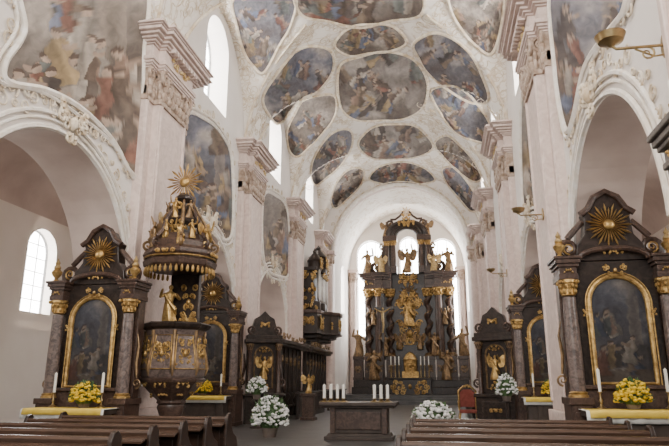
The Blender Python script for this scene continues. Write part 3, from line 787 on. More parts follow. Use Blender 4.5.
mm = None
for px, k in MUMPX:
    a = alts[k]; x = gx(px, 392, a.location[1] - .62); lb = 'potted yellow chrysanthemums on the ' + WHR[k]
    if k == 3: x = max(x, a.location[0] - .6)
    lc = (x, a.location[1] - .62, 1.06 * SCL[k])
    if not mm: mm = bouquet('chrysanthemum_pot', lb, lc, .30, .42, .12, MUM, 190, .044, 4, grp='yellow chrysanthemums')
    else: dup(mm, lc, k, lb, 'yellow chrysanthemums')
def urn(label, loc, s=1):
    t = thing('gilded_urn', label, 'urn', loc, 0, 'gilded urns on the altars')
    b = MB(); b.lathe([(.10 * s, 0), (.10 * s, .03 * s), (.04 * s, .07 * s), (.05 * s, .1 * s), (.13 * s, .2 * s), (.15 * s, .28 * s), (.08 * s, .36 * s), (.1 * s, .39 * s)], 14); b.build('vessel', GOLD, t)
    b = MB(); b.lathe([(.09 * s, .39 * s), (.10 * s, .42 * s), (.05 * s, .5 * s), (.07 * s, .55 * s), (.03 * s, .62 * s), (.005, .68 * s)], 10); b.build('flame_finial', GOLDP, t)
    return t
ur = None
for k, a in enumerate(alts):
    for s in (-1, 1):
        lb = ('left' if s < 0 else 'right') + ' gilded urn on the entablature of the ' + WHR[k]
        lc = (a.location[0] + s * 1.08 * SCL[k], a.location[1] - .18, 4.12 * SCL[k])
        if not ur: ur = urn(lb, lc, .85)
        else: dup(ur, lc, 0, lb, 'gilded urns on the altars')

# ---------------------------------------------------------------- pulpit
PYY = 14.5
pp = onY(172, 390, PYY)
pu = thing('pulpit', 'dark baroque pulpit with gilded reliefs, tasselled canopy and sunburst', 'pulpit', (pp.x, PYY, 0))
A8 = PI / 8
b = MB(); b.lathe([(.40, 0), (.40, .14), (.28, .22), (.22, .45), (.26, .75), (.34, .95), (.32, 1.02)], 16); b.build('stem', DARKB, pu)
b = MB(); b.lathe([(.26, 1.0), (.36, 1.06), (.34, 1.12), (.46, 1.22), (.6, 1.36), (.7, 1.48), (.79, 1.56), (.81, 1.62), (.72, 1.66)], 8, a0=A8); b.build('corbel', DARKB, pu, False, .012)
b = MB(); b.lathe([(.72, 1.62), (.77, 1.70), (.81, 1.86), (.79, 2.1), (.72, 2.38), (.69, 2.66), (.74, 2.82)], 8, a0=A8); b.build('basket', COLM, pu, False, .012)
b = MB(); b.lathe([(.74, 2.80), (.84, 2.86), (.88, 2.94), (.82, 2.98), (.66, 2.99)], 8, a0=A8); b.build('handrail', DARK, pu, False, .01)
for i in range(8):
    a = PI / 4 * i; d = Vector((math.cos(a), math.sin(a), 0)); tt = Vector((-math.sin(a), math.cos(a), 0))
    gilt(pu, [(d * .71 + Vector((0, 0, 2.22)), .38, .66, 8, i, .02, tt, (0, 0, 1), d)], None, 'gilded_relief')
    b = MB(); b.tube([d * r + tt * u + Vector((0, 0, z)) for r, u, z in ((.755, -.25, 1.86), (.755, .25, 1.86), (.735, .25, 2.1), (.645, .2, 2.66), (.645, -.2, 2.66), (.735, -.25, 2.1))], .016, 5, True); b.build('panel_moulding', GOLD, pu)
    gilt(pu, [(d * .68 + Vector((0, 0, 1.5)), .32, .15, 3, i + 20, .016, tt, (0, 0, 1), d), (d * .5 + Vector((0, 0, 1.26)), .2, .12, 2, i + 40, .014, tt, (0, 0, 1), d)])
    e = Vector((math.cos(a + A8), math.sin(a + A8), 0)); b = MB(); b.tube([e * r + Vector((0, 0, z)) for r, z in ((.78, 1.70), (.82, 1.88), (.78, 2.15), (.71, 2.45), (.72, 2.78))], [.02, .05, .035, .03, .05], 6); b.build('gilded_edge', BRONZE, pu)
b = MB(); b.box(-.5, .3, .6, .77, 2.7, 4.5); b.build('back_panel', DARK, pu, False, .01)
b = MB(); figure(b, -.38, .36, 2.99, 1.05, .3, (.15, .05), False, 2); b.build('gilded_figure', GOLD, pu)
gilt(pu, [((.05, .58, 3.6), .4, 1.2, 8, 4, .03)])
b = MB(); b.lathe([(.3, 4.34), (.84, 4.34), (.92, 4.42), (.95, 4.54), (.88, 4.60), (.96, 4.70), (.92, 4.80), (.80, 4.9), (.74, 5.05), (.66, 5.1), (.6, 5.25)], 8, a0=A8); b.build('canopy', DARKB, pu, False, .01)
b = MB()
for i in range(40):
    a = 2 * PI * i / 40; r = .87; b.lathe([(.012, 0), (.035, -.06), (.04, -.15), (.005, -.19)], 6, (r * math.cos(a), r * math.sin(a), 4.37))
b.build('tassel_fringe', GOLD, pu)['kind'] = 'stuff'
b = MB(); b.tube([(.91 * math.cos(2 * PI * i / 32), .91 * math.sin(2 * PI * i / 32), 4.61) for i in range(32)], .024, 5, True); b.build('canopy_beading', GOLD, pu)
b = MB(); b.lathe([(.6, 5.0), (.56, 5.15), (.38, 5.3), (.34, 5.5), (.42, 5.6), (.44, 5.68), (.3, 5.76), (.2, 5.9), (.17, 6.15), (.26, 6.25), (.24, 6.33), (.1, 6.45)], 8, a0=A8); b.build('canopy_crown', DARK, pu, False, .01)
for i in range(8):
    a = PI / 8 + PI / 4 * i; d = Vector((math.cos(a), math.sin(a), 0)); b = MB()
    b.spiral(d * .84 + Vector((0, 0, 4.98)), .13, 1.3, d, (0, 0, 1), -PI / 2, 1, .04, 6)
    b.tube([d * .84 + Vector((0, 0, 5.1)), d * .68 + Vector((0, 0, 5.28)), d * .56 + Vector((0, 0, 5.62)), d * .34 + Vector((0, 0, 5.98)), d * .22 + Vector((0, 0, 6.2))], [.05, .055, .05, .045, .03], 6)
    b.build('scroll_bracket', DARKB if i % 2 else BRONZE, pu)
gilt(pu, [((0, -.42, 5.42), .3, .4, 5, 3, .022), ((0, -.26, 6.1), .2, .3, 3, 4, .02), ((0, -.93, 4.7), .6, .2, 4, 9, .022), ((.9, 0, 4.7), .5, .2, 4, 9, .022, (0, 1, 0), (0, 0, 1), (1, 0, 0))])
b = MB(); b.rays((.03, -.12, 6.72), .12, .54, 26, .03, .72); b.sph((.03, -.14, 6.72), .14, .09, .14, 10, 8); b.build('sunburst', GOLD, pu)
for i, (a, zz, rr, hh) in enumerate(((-2.5, 4.86, .72, .72), (-1.2, 4.88, .7, .62), (-.25, 4.86, .8, .66), (.9, 4.86, .7, .62), (2.4, 4.86, .7, .62), (-1.8, 5.68, .36, .55), (-.7, 5.68, .36, .5), (-1.9, 5.1, .6, .5), (-.75, 5.1, .62, .5), (-2.6, 5.66, .38, .5))):
    b = MB(); figure(b, rr * math.cos(a), rr * math.sin(a), zz, hh, a + PI / 2, (.3, .1) if i % 2 else (0, .35), i in (0, 2, 4), i * 1.7); b.build('gilded_putto', GOLD if i % 3 else BRONZE, pu)

# ---------------------------------------------------------------- high altar
HY = 46.2; HZ = .6; HX = AX + .28
ha = thing('high_altar', 'towering black and gold baroque high altar in the chancel', 'altar', (HX, HY, HZ))
b = MB(); b.box(-4.3, 4.2, -1.1, .9, 0, .5); b.box(-4.2, 4.15, -.9, .9, .5, 1.0); b.box(-1.5, 1.5, -2.2, -.9, 0, 1.05); b.box(-1.6, 1.6, -2.3, -.9, 1.05, 1.15); b.build('base', DARK, ha, False, .03)
gilt(ha, [((0, -2.22, .55), 2.6, .8, 12, 3, .045)], None, 'gilded_antependium')
for s in (-1, 1):
    for x, y in ((3.85, -.5), (3.05, -.3), (2.25, -.5), (1.45, -.1)):
        b = MB(); x *= s; b.box(x - .38, x + .38, y - .4, y + .5, 1.0, 1.2); b.box(x - .34, x + .34, y - .34, y + .45, 1.2, 2.45); b.box(x - .38, x + .38, y - .42, y + .5, 2.45, 2.7); b.build('pedestal', DARKB, ha, False, .02)
        gilt(ha, [((x, y - .36, 1.85), .4, .7, 4, int(x * 9), .028)], BRONZE, 'pedestal_relief')
    for x, y, tw in ((3.05, -.3, 1), (2.25, -.5, 0), (1.45, -.1, 1)):
        x *= s; c = MB()
        if tw:
            rings = []
            for i in range(60):
                q = i / 59; z = 2.9 + 4.3 * q; a0 = q * 2 * PI * 4
                rings.append([(x + .09 * math.cos(a0) + .22 * math.cos(2 * PI * k / 14), y + .09 * math.sin(a0) + .22 * math.sin(2 * PI * k / 14), z) for k in range(14)])
            c.loft(rings)
        else: c.lathe([(.3, 2.85), (.31, 4), (.26, 7.2)], 18, (x, y, 0))
        cc = c.build('column', DARKB, ha)
        g = MB(); g.lathe([(.4, 2.7), (.4, 2.8), (.32, 2.86), (.34, 2.92), (.3, 2.96)], 16, (x, y, 0)); g.build('column_base', BRONZE, cc)
        g = MB(); capital(g, x, y, 7.15, .26, .6); g.build('column_capital', GOLD, cc)
        if tw: g = MB(); g.tube([(x + .32 * math.cos(q * .25 * PI), y + .32 * math.sin(q * .25 * PI), 3.1 + q * .13) for q in range(32)], .035, 5); g.build('gilded_vine', BRONZE, cc)
    b = MB(); x0, x1 = sorted((s * 1.2, s * 3.4)); b.box(x0, x1, .15, .5, 2.7, 7.8); b.build('side_panel', DARK, ha, False, .02)
    b = MB(); figure(b, s * 1.85, -.75, 2.7, 1.7, -.2 * s, (.25, .1), False, 7 + s); b.build('niche_figure', BRONZE, ha)
    b = MB(); figure(b, s * 2.65, -.65, 5.0, 1.2, 0, (.25, .3), True, 9 + s); b.build('niche_figure', BRONZE, ha)
    e = MB()
    for z0, z1, o in ((7.75, 8.0, .1), (8.0, 8.45, .05), (8.45, 8.6, .2), (8.6, 8.8, .35), (8.8, 8.95, .45)):
        x0, x1 = sorted((s * 1.25, s * (3.3 + o))); e.box(x0, x1, -.5 - o, .6, z0, z1)
        x0, x1 = sorted((s * (2.0 - o * .5), s * (2.5 + o * .5))); e.box(x0, x1, -.8 - o, .6, z0, z1)
    e.build('entablature', DARKB, ha, False, .02)
    gilt(ha, [((s * 2.8, -.58, 8.22), 1.1, .3, 5, 5, .026)])
    v = MB(); v.spiral((s * 2.35, -.1, 9.5), .5, 1.5, (s, 0, 0), (0, 0, 1), -PI / 2, 1, .15, 8); v.tube([(s * 2.35, -.1, 10.0), (s * 1.95, -.1, 10.4), (s * 1.75, -.1, 11.2)], [.16, .15, .14], 8); v.build('volute', DARKB, ha)
    v = MB(); v.prism([(1.2, 8.95), (2.5, 8.95), (2.4, 9.6), (2.0, 10.2), (1.8, 10.9), (1.8, 11.9), (1.2, 11.9)], (0, .1, 0), (s, 0, 0), (0, 0, 1), (0, .25, 0)); v.build('attic_wing', DARK, ha, False, .02)
    for xa, ya in ((1.6, -.15), (1.05, -.3)):
        a = MB(); a.box(s * xa - .24, s * xa + .24, ya - .25, .4, 8.95, 9.5); a.lathe([(.19, 9.5), (.19, 10), (.16, 11.2)], 14, (s * xa, ya, 0)); a.box(s * xa - .28, s * xa + .28, ya - .3, .4, 11.5, 11.9); a.build('attic_column', DARKB, ha)
        g = MB(); capital(g, s * xa, ya, 11.15, .16, .38); g.build('attic_capital', GOLD, ha)
    gilt(ha, [((s * 2.0, -.15, 11.0), .35, 1.0, 5, 12, .04), ((s * 2.35, -.3, 9.5), .5, .5, 4, 14, .03)], BRONZE)
    b = MB(); b.spiral((s * 1.25, -.15, 12.95), .34, 1.4, (s, 0, 0), (0, 0, 1), -PI / 2, 1, .1, 8); b.tube([(s * 1.25, -.15, 13.29), (s * .85, -.15, 13.3), (s * .5, -.15, 13.55), (s * .25, -.15, 13.9)], [.1, .09, .09, .07], 8); b.build('crest_volute', DARKB, ha)
b = MB(); b.box(-1.25, 1.25, .1, .5, 1.0, 9.0); b.build('back_panel', DARK, ha, False, .02)
for rx, rz, z0, th in ((1.5, 1.1, 11.95, .24), (.92, .8, 11.8, .17), (1.2, .95, 11.9, .18)):
    b = MB(); b.tube([(rx * -math.cos(PI * i / 20), -.1, z0 + rz * math.sin(PI * i / 20)) for i in range(21)], th, 8); b.build('attic_arch', DARK, ha)
gilt(ha, [((0, -.3, 12.9), 1.4, .5, 8, 6, .045), ((0, -.2, 13.4), .8, .5, 5, 7, .045)], None, 'gilded_crest')
b = MB(); b.rays((0, -.15, 13.85), .12, .5, 18); b.build('crest_sunburst', GOLD, ha)
gilt(ha, [((0, .0, 6.6), 1.7, 2.0, 14, 8, .05), ((0, -.05, 4.4), 1.5, 1.6, 12, 10, .045), ((0, .0, 8.5), 1.6, .8, 8, 19, .05)], None, 'gilded_glory')
b = MB(); b.rays((0, .0, 7.4), .3, .8, 26, .06); b.build('glory_sunburst', GOLD, ha)
b = MB(); figure(b, 0, -.3, 4.9, 2.2, 0, (.3, .1), False, 3); b.build('gilded_relief_figure', GOLD, ha)
for s in (-1, 1): b = MB(); figure(b, s * .75, -.4, 3.2, 1.2, 0, (.2, .2), True, 5 + s); b.build('gilded_relief_figure', BRONZE, ha)
b = MB(); figure(b, 0, -.3, 9.0, 1.9, 0, (.2, .35), True, 5); b.build('attic_figure', BRONZE, ha)
b = MB(); b.box(-.6, .6, -1.1, -.3, 1.15, 1.6); b.lathe([(.5, 1.6), (.5, 2.4), (.55, 2.45), (.35, 2.8), (.1, 3.0)], 12, (0, -.7, 0)); b.orn((0, -1.2, 2.0), .8, .7, n=6, seed=21, th=.04); b.build('tabernacle', GOLD, ha)
ST = [(-3.85, -.45, 2.7, 2.0, 'bronze-gilt saint statue on the far left pedestal of the high altar'), (3.85, -.45, 2.7, 2.0, 'bronze-gilt saint statue on the far right pedestal of the high altar'),
      (-2.65, -1.0, 1.0, 2.1, 'bronze-gilt figure standing low at left columns of the high altar'), (2.65, -1.0, 1.0, 2.1, 'bronze-gilt figure standing low at right columns of the high altar'),
      (-3.1, -.35, 8.95, 1.9, 'statue on the left entablature of the high altar'), (3.1, -.35, 8.95, 1.9, 'statue on the right entablature of the high altar'),
      (-2.0, -.75, 8.95, 1.4, 'winged gilt angel left of the altar attic window'), (2.0, -.75, 8.95, 1.4, 'winged gilt angel right of the altar attic window'),
      (-1.6, -.1, 11.9, 1.25, 'small gilt angel on the left attic column of the high altar'), (1.6, -.1, 11.9, 1.25, 'small gilt angel on the right attic column of the high altar')]
for i, (x, y, z, h, lb) in enumerate(ST):
    b = MB(); figure(b, 0, 0, 0, h, .25 * (-1 if x > 0 else 1), ((.25, 0), (0, .3), (.1, .1))[i % 3], i > 5, i * 1.3)
    o = tag(b.build('statue', GOLDP if i in (6, 7) else BRONZE), lb, 'statue', 'statues on the high altar'); o.location = (HX + x, HY + y, HZ + z)
c0 = None
for i, x in enumerate((-1.35, -1.05, -.78, .78, 1.05, 1.35)):
    lb = 'tall candlestick on the high altar table, %s from its left end' % ('first', 'second', 'third', 'fourth', 'fifth', 'sixth')[i]
    lc = (HX + x, HY - 1.6, HZ + 1.15)
    if not c0: c0 = candlestick(lb, lc, .9, .6, 'high altar candlesticks', 1.4)
    else: dup(c0, lc, 0, lb, 'high altar candlesticks')
p = onY(383, 330, 40)
t = thing('standing_crucifix', 'tall dark standing crucifix left of the high altar centre', 'crucifix', (p.x, 40, 0))
b = MB(); b.lathe([(.4, 0), (.4, .12), (.2, .3), (.08, .5), (.06, 4)], 12); b.build('pole', DARK, t)
b = MB(); b.box(-.09, .09, -.07, .07, 4, 7.2); b.box(-.7, .7, -.07, .07, 6.1, 6.3); b.build('cross', DARK, t, False, .02)
b = MB(); b.tube([(-.55, -.12, 6.22), (-.2, -.12, 6.0), (0, -.12, 5.95), (.2, -.12, 6.0), (.55, -.12, 6.22)], [.03, .06, .08, .06, .03], 6); b.tube([(0, -.12, 6.0), (0, -.12, 5.5), (.05, -.14, 5.1), (0, -.12, 4.6)], [.11, .09, .07, .04], 8); b.sph((.03, -.15, 6.15), .08, .08, .1); b.build('corpus', GOLDP, t)

# ---------------------------------------------------------------- niche altars at second piers
def niche(label, loc, rot):
    t = thing('niche_altar', label, 'altar', loc, rot, 'small black niche altars')
    b = MB(); b.box(-.72, .72, -.45, .4, 0, 1.0); b.box(-.78, .78, -.52, .4, 1.0, 1.12); b.box(-.5, .5, -.48, -.4, .2, .85); b.build('base', DARK, t, False, .02)
    b = MB(); b.box(-.62, .62, -.1, .4, 1.12, 3.1); b.build('case', DARK, t, False, .02)
    b = MB(); b.tube([(x, -.12, z) for x, z in arched(.36, 1.3, 2.5, 14)], .035, 6, True); b.build('niche_moulding', BRONZE, t)
    for s in (-1, 1):
        c = MB(); c.lathe([(.11, 1.12), (.11, 1.2), (.085, 1.25), (.085, 2.7), (.12, 2.8), (.13, 3.0)], 12, (s * .57, -.22, 0)); cc = c.build('column', DARKB, t)
        g = MB(); capital(g, s * .57, -.22, 2.72, .085, .24); g.build('column_capital', BRONZE, cc)
        v = MB(); v.spiral((s * .78, .1, 1.5), .16, 1.4, (s, 0, 0), (0, 0, 1), -PI / 2, 1, .045, 6); v.tube([(s * .78, .1, 1.66), (s * .7, .1, 2.1), (s * .74, .1, 2.6)], [.045, .06, .03], 6); v.build('side_scroll', DARKB, t)
        v = MB(); v.spiral((s * .5, -.22, 3.5), .17, 1.4, (s, 0, 0), (0, 0, 1), -PI / 2, 1, .05, 6); v.build('pediment_volute', DARKB, t)
    b = MB(); b.box(-.76, .76, -.42, .4, 3.0, 3.15); b.box(-.7, .7, -.34, .4, 3.15, 3.3); b.prism([(-.62, 3.3), (.62, 3.3), (.45, 3.7), (.38, 3.95), (.2, 4.05), (0, 4.25), (-.2, 4.05), (-.38, 3.95), (-.45, 3.7)], (0, -.2, 0), (1, 0, 0), (0, 0, 1), (0, .4, 0)); b.build('pediment', DARK, t, False, .02)
    b = MB(); figure(b, 0, -.26, 1.6, .88, 0, (.3, .25), True, 4); b.build('gilded_figure', GOLD, t)
    gilt(t, [((0, -.2, 1.42), .45, .24, 4, 1, .02), ((0, -.24, 3.68), .36, .26, 4, 6, .018), ((0, -.2, 2.72), .5, .18, 4, 8, .015), ((0, -.5, .55), .5, .3, 4, 9, .016)])
    return t
na = niche('black niche altar with gilded figure at the second left pier', (-6.8, 23.3, 0), .45)
dup(na, (2.08, 23.35, 0), -.35, 'black niche altar with gilded figure at the second right pier')

# ---------------------------------------------------------------- choir stalls, organ
def stalls(label, loc, rot, L):
    t = thing('choir_stall', label, 'choir stall', loc, rot, 'choir stalls')
    b = MB(); b.box(-L / 2, L / 2, .3, .42, 0, 3.1); n = int(L / .8)
    for i in range(n + 1):
        x = -L / 2 + L * i / n; b.box(x - .05, x + .05, .22, .32, 1.0, 3.1)
    b.build('high_back', STALL, t, False, .012)
    b = MB(); b.box(-L / 2 - .1, L / 2 + .1, -.1, .42, 3.1, 3.22); b.box(-L / 2 - .15, L / 2 + .15, -.2, .42, 3.22, 3.38); b.build('cornice', STALL, t, False, .012)
    b = MB(); b.box(-L / 2, L / 2, -.2, .3, .42, .5); b.build('seat', STALL, t, False, .01)
    for i in range(n + 1):
        x = -L / 2 + L * i / n; b = MB(); b.prism([(.3, 0), (.3, 1.05), (-.22, 1.0), (-.28, .9), (-.15, .7), (-.25, .45), (-.22, 0)], (x - .03, 0, 0), (0, 1, 0), (0, 0, 1), (.06, 0, 0)); b.build('divider', STALL, t, False, .008)
    b = MB(); b.box(-L / 2, L / 2, -1.05, -.95, 0, 1.0); b.box(-L / 2 - .05, L / 2 + .05, -1.12, -.8, 1.0, 1.06)
    for i in range(n): x = -L / 2 + L * (i + .5) / n; b.box(x - .28, x + .28, -1.08, -1.0, .2, .85)
    b.build('front_desk', STALL, t, False, .01)
    gilt(t, [((-L / 2 + L * (i + .5) / n, -.02, 3.52), .6, .3, 3, i, .03) for i in range(n)], BRONZE, 'carved_cresting')
    gilt(t, [((-L / 2 + L * (i + .5) / n, .28, 2.5), .4, .5, 4, i + 9, .022) for i in range(n)], BRONZE, 'back_carving')
    return t
st0 = stalls('dark carved choir stalls along the left wall beyond the niche altar', (-7.0, 28.9, 0), PI / 2, 6.0)
dup(st0, (2.3, 28.9, 0), -PI / 2, 'dark carved choir stalls along the right wall beyond the niche altar')
dup(st0, (-7.0, 36.2, 0), PI / 2, 'dark carved choir stalls below the left organ balcony')
og = thing('organ', 'dark choir organ on a gilded balcony on the left wall before chancel', 'organ', (-7.35, 36.3, 0), PI / 2)
cv = [(-2.6, .5), (2.6, .5), (2.6, -.6), (2.2, -.75), (1.5, -.8), (1.1, -1.2), (.5, -1.55), (-.5, -1.55), (-1.1, -1.2), (-1.5, -.8), (-2.2, -.75), (-2.6, -.6)]
sc_ = lambda k, e=0: [(x * k, (y if y > 0 else y * k - e)) for x, y in cv]
b = MB(); b.prism(sc_(.6), (0, 0, 3.75), (1, 0, 0), (0, 1, 0), (0, 0, .2)); b.prism(sc_(.8), (0, 0, 3.95), (1, 0, 0), (0, 1, 0), (0, 0, .2)); b.prism(sc_(1.02), (0, 0, 4.15), (1, 0, 0), (0, 1, 0), (0, 0, .12)); b.prism(sc_(.96), (0, 0, 4.27), (1, 0, 0), (0, 1, 0), (0, 0, 1.05)); b.build('balcony', STALL, og, False, .02)
b = MB(); b.prism(sc_(1.04), (0, 0, 5.3), (1, 0, 0), (0, 1, 0), (0, 0, .2)); b.build('balcony_rail', DARKB, og, False, .03)
gilt(og, [((0, -1.5, 4.8), .9, .7, 9, 9, .032), ((-1.85, -.75, 4.8), .9, .7, 9, 4, .032), ((1.85, -.75, 4.8), .9, .7, 9, 14, .032), ((-1.05, -1.2, 4.8), .3, .7, 4, 3, .03), ((1.05, -1.2, 4.8), .3, .7, 4, 3, .03), ((-2.5, -.1, 4.8), .6, .7, 7, 6, .03, (0, 1, 0), (0, 0, 1), (-1, 0, 0))], None, 'balcony_gilding')
b = MB(); b.box(-1.3, 1.3, -.1, .5, 5.5, 8.0); b.box(-1.5, 1.5, -.35, .5, 8.0, 8.2); b.build('upper_case', STALL, og, False, .015)
for x, w, zt in ((-1.1, .38, 8.9), (1.1, .38, 8.9), (0, .5, 9.3)):
    b = MB(); b.lathe([(w * .6, 5.3), (w, 5.6), (w, 6.1), (w * .85, 6.15)], 10, (x, -.15, 0)); b.build('tower_foot', STALL, og)
    b = MB(); b.lathe([(w * .85, 7.9), (w * 1.1, 8.0), (w * 1.1, zt - .4), (w * 1.25, zt - .3), (w * .7, zt), (w * .3, zt + .2), (w * .35, zt + .3), (.02, zt + .5)], 10, (x, -.15, 0)); b.build('tower_top', STALL, og)
for i in range(13):
    x = -1.3 + .2167 * i; hgt = 1.2 + .6 * abs(math.cos(i * PI / 6)); b = MB(); b.lathe([(.03, 6.1), (.085, 6.3), (.085, 6.2 + hgt), (.07, 6.22 + hgt)], 10, (x, -.32 - .12 * abs(math.cos(i * PI / 6)), 0)); b.build('pipe', PIPE, og)
for s in (-1, 1): gilt(og, [((s * 1.1, -.55, 8.45), .6, .6, 5, 3, .04), ((s * 1.55, -.1, 6.6), .45, 2.0, 8, 5, .045)])
gilt(og, [((-1.4, .1, 6.8), .7, 2.2, 9, 15, .045, (0, 1, 0), (0, 0, 1), (-1, 0, 0)), ((0, -.7, 8.6), .7, .7, 5, 4, .04), ((0, -.6, 7.75), 2.4, .35, 8, 8, .04)])
p = onY(309, 388, 25.5)
b = MB(); b.box(-.3, .3, -.3, .3, 0, .12); b.box(-.24, .24, -.24, .24, .12, .95); b.box(-.3, .3, -.3, .3, .95, 1.06)
o = tag(b.build('pedestal', DARKB, None, False, .015), 'dark square pedestal in front of the left choir stalls', 'pedestal'); o.location = (p.x, 25.5, 0)
b = MB(); figure(b, 0, 0, 0, .75, .5, (.15, .2), True, 6); o = tag(b.build('statue', GOLD), 'small gilded angel on the pedestal before the left choir stalls', 'statue'); o.location = (p.x, 25.5, 1.06)

# ---------------------------------------------------------------- altar table in the crossing
TY = 17.6
xt = gx(360, 415, TY)
t = thing('altar_table', 'brown stone free-standing altar table in the middle aisle', 'altar', (xt, TY, 0))
b = MB(); b.box(-.95, .95, -.45, .45, 0, .1); b.box(-.9, .9, -.4, .4, .1, .18, .05, .05); b.box(-.8, .8, -.34, .34, .18, .85)
b.build('base', STONE, t, False, .015)
b = MB(); b.box(-.62, .62, -.38, -.33, .28, .75)
for s in (-1, 1): b.box(s * .72 - .07, s * .72 + .07, -.4, -.32, .18, .85)
b.build('front_panel', DARKB, t, False, .012)
b = MB(); b.box(-1.0, 1.0, -.46, .46, .85, .91); b.box(-1.07, 1.07, -.55, .55, .91, 1.0); b.build('table_slab', STONE, t, False, .015)
cand = None
for i, px in enumerate((325, 331.5, 338, 344, 375, 381.5, 388)):
    q = onY(px, 403, TY); lb = 'white altar candle, %s from left on the free-standing altar table' % ('first', 'second', 'third', 'fourth', 'fifth', 'sixth', 'seventh')[i]
    lc = (q.x, TY - .1, 1.0)
    if not cand: cand = candlestick(lb, lc, .1, .36, 'candles on the altar table', 1.6)
    else: dup(cand, lc, 0, lb, 'candles on the altar table')
q = onY(270, 420, 17.8); bouquet('white_flower_arrangement', 'large white flower arrangement left of the free-standing altar table', (q.x, 17.8, 0), .52, .82, .32, PETAL, 280, .053, 11, True, 0, 'white flower arrangements')
q = onY(257, 390, 21); bouquet('white_flower_arrangement', 'white flowers on a tall stand before the left niche altar', (q.x, 21, 0), .33, .55, .2, PETAL, 130, .05, 12, True, .95, 'white flower arrangements')
q = onY(433, 412, 16.5); bouquet('white_flower_arrangement', 'low wide white flower arrangement right of the free-standing altar table', (q.x, 16.5, 0), .52, .5, .3, PETAL, 230, .055, 13, True, .25, 'white flower arrangements')
q = onY(506, 388, 20.5); bouquet('white_flower_arrangement', 'white flowers on a tall stand before the right niche altar', (q.x, 20.5, 0), .32, .62, .2, PETAL, 130, .05, 14, True, .95, 'white flower arrangements')
q = onY(468, 405, 24.2)
t = thing('armchair', 'gilded armchair with red upholstery in front of the high altar, right', 'chair', (q.x, 24.2, 0))
b = MB(); b.box(-.33, .33, -.3, .3, .4, .52); b.build('seat', RED, t, False, .03)
b = MB(); b.prism([(-.28, .6), (.28, .6), (.28, 1.15), (.15, 1.25), (-.15, 1.25), (-.28, 1.15)], (0, .24, 0), (1, 0, 0), (0, 0, 1), (0, .07, 0)); b.build('backrest', RED, t, False, .02)
b = MB(); b.tube([(x, .27, z) for x, z in ((-.32, .5), (-.32, 1.2), (-.15, 1.34), (0, 1.4), (.15, 1.34), (.32, 1.2), (.32, .5))], .04, 8); b.orn((0, .23, 1.4), .35, .15, n=3, seed=4, th=.02); b.build('back_frame', GOLD, t)
for s in (-1, 1):
    b = MB(); b.tube([(s * .34, .26, .8), (s * .36, 0, .82), (s * .36, -.26, .78), (s * .34, -.28, .5)], .03, 8); b.build('armrest', GOLD, t)
    for y in (-.26, .26): b = MB(); b.tube([(s * .29, y, .42), (s * .33, y, .25), (s * .29, y, 0)], [.035, .04, .025], 8); b.build('leg', GOLD, t)

# ---------------------------------------------------------------- pews
def pew(label, loc, L, grp):
    t = thing('pew', label, 'pew', loc, 0, grp)
    b = MB(); b.box(.04, L - .04, -.2, .22, .4, .44); b.build('seat', WOOD, t, False, .008)
    b = MB(); b.box(.04, L - .04, -.27, -.22, .12, .9)
    n = 5
    for i in range(n): b.box(.12 + (L - .2) * i / n, .04 + (L - .2) * (i + 1) / n, -.285, -.26, .25, .74)
    b.build('backrest', WOOD, t, False, .008)
    b = MB(); b.prism([(-.30, .88), (-.18, .88), (-.17, .92), (-.2, .955), (-.28, .955), (-.31, .92)], (.03, 0, 0), (0, 1, 0), (0, 0, 1), (L - .06, 0, 0)); b.build('top_rail', WOODL, t, False, .006)
    b = MB(); b.prism([(-.52, .80), (-.28, .86), (-.28, .885), (-.52, .83)], (.04, 0, 0), (0, 1, 0), (0, 0, 1), (L - .08, 0, 0)); b.build('book_ledge', WOODL, t, False, .004)
    b = MB(); b.box(.06, L - .06, -.60, -.44, .14, .18); b.build('kneeler', WOOD, t, False, .006)
    for x in (0, L - .06):
        b = MB(); pr = [(.26, 0), (.28, .45), (.2, .58), (.02, .66), (-.08, .78), (-.1, .95), (-.18, 1.02), (-.28, 1.0), (-.34, .9), (-.36, .7), (-.4, .3), (-.62, .22), (-.64, 0)]
        b.prism(pr, (x, 0, 0), (0, 1, 0), (0, 0, 1), (.06, 0, 0)); b.build('bench_end', WOOD, t, False, .012)
    return t
ORD = ['front', 'second', 'third', 'fourth', 'fifth']
PY = [11.2, 10.2, 9.2, 8.2, 7.2]
pl = pr_ = None
for i, y in enumerate(PY):
    lb = '%s dark wooden pew %s in the left block' % (ORD[i], 'row' if i == 0 else 'from the front')
    if not pl: pl = pew(lb, (-7.15, y, 0), 3.35, 'pews in the left block')
    else: dup(pl, (-7.15, y, 0), 0, lb, 'pews in the left block')
    lb = '%s dark wooden pew %s in the right block' % (ORD[i], 'row' if i == 0 else 'from the front')
    if not pr_: pr_ = pew(lb, (-.5, y, 0), 3.25, 'pews in the right block')
    else: dup(pr_, (-.5, y, 0), 0, lb, 'pews in the right block')

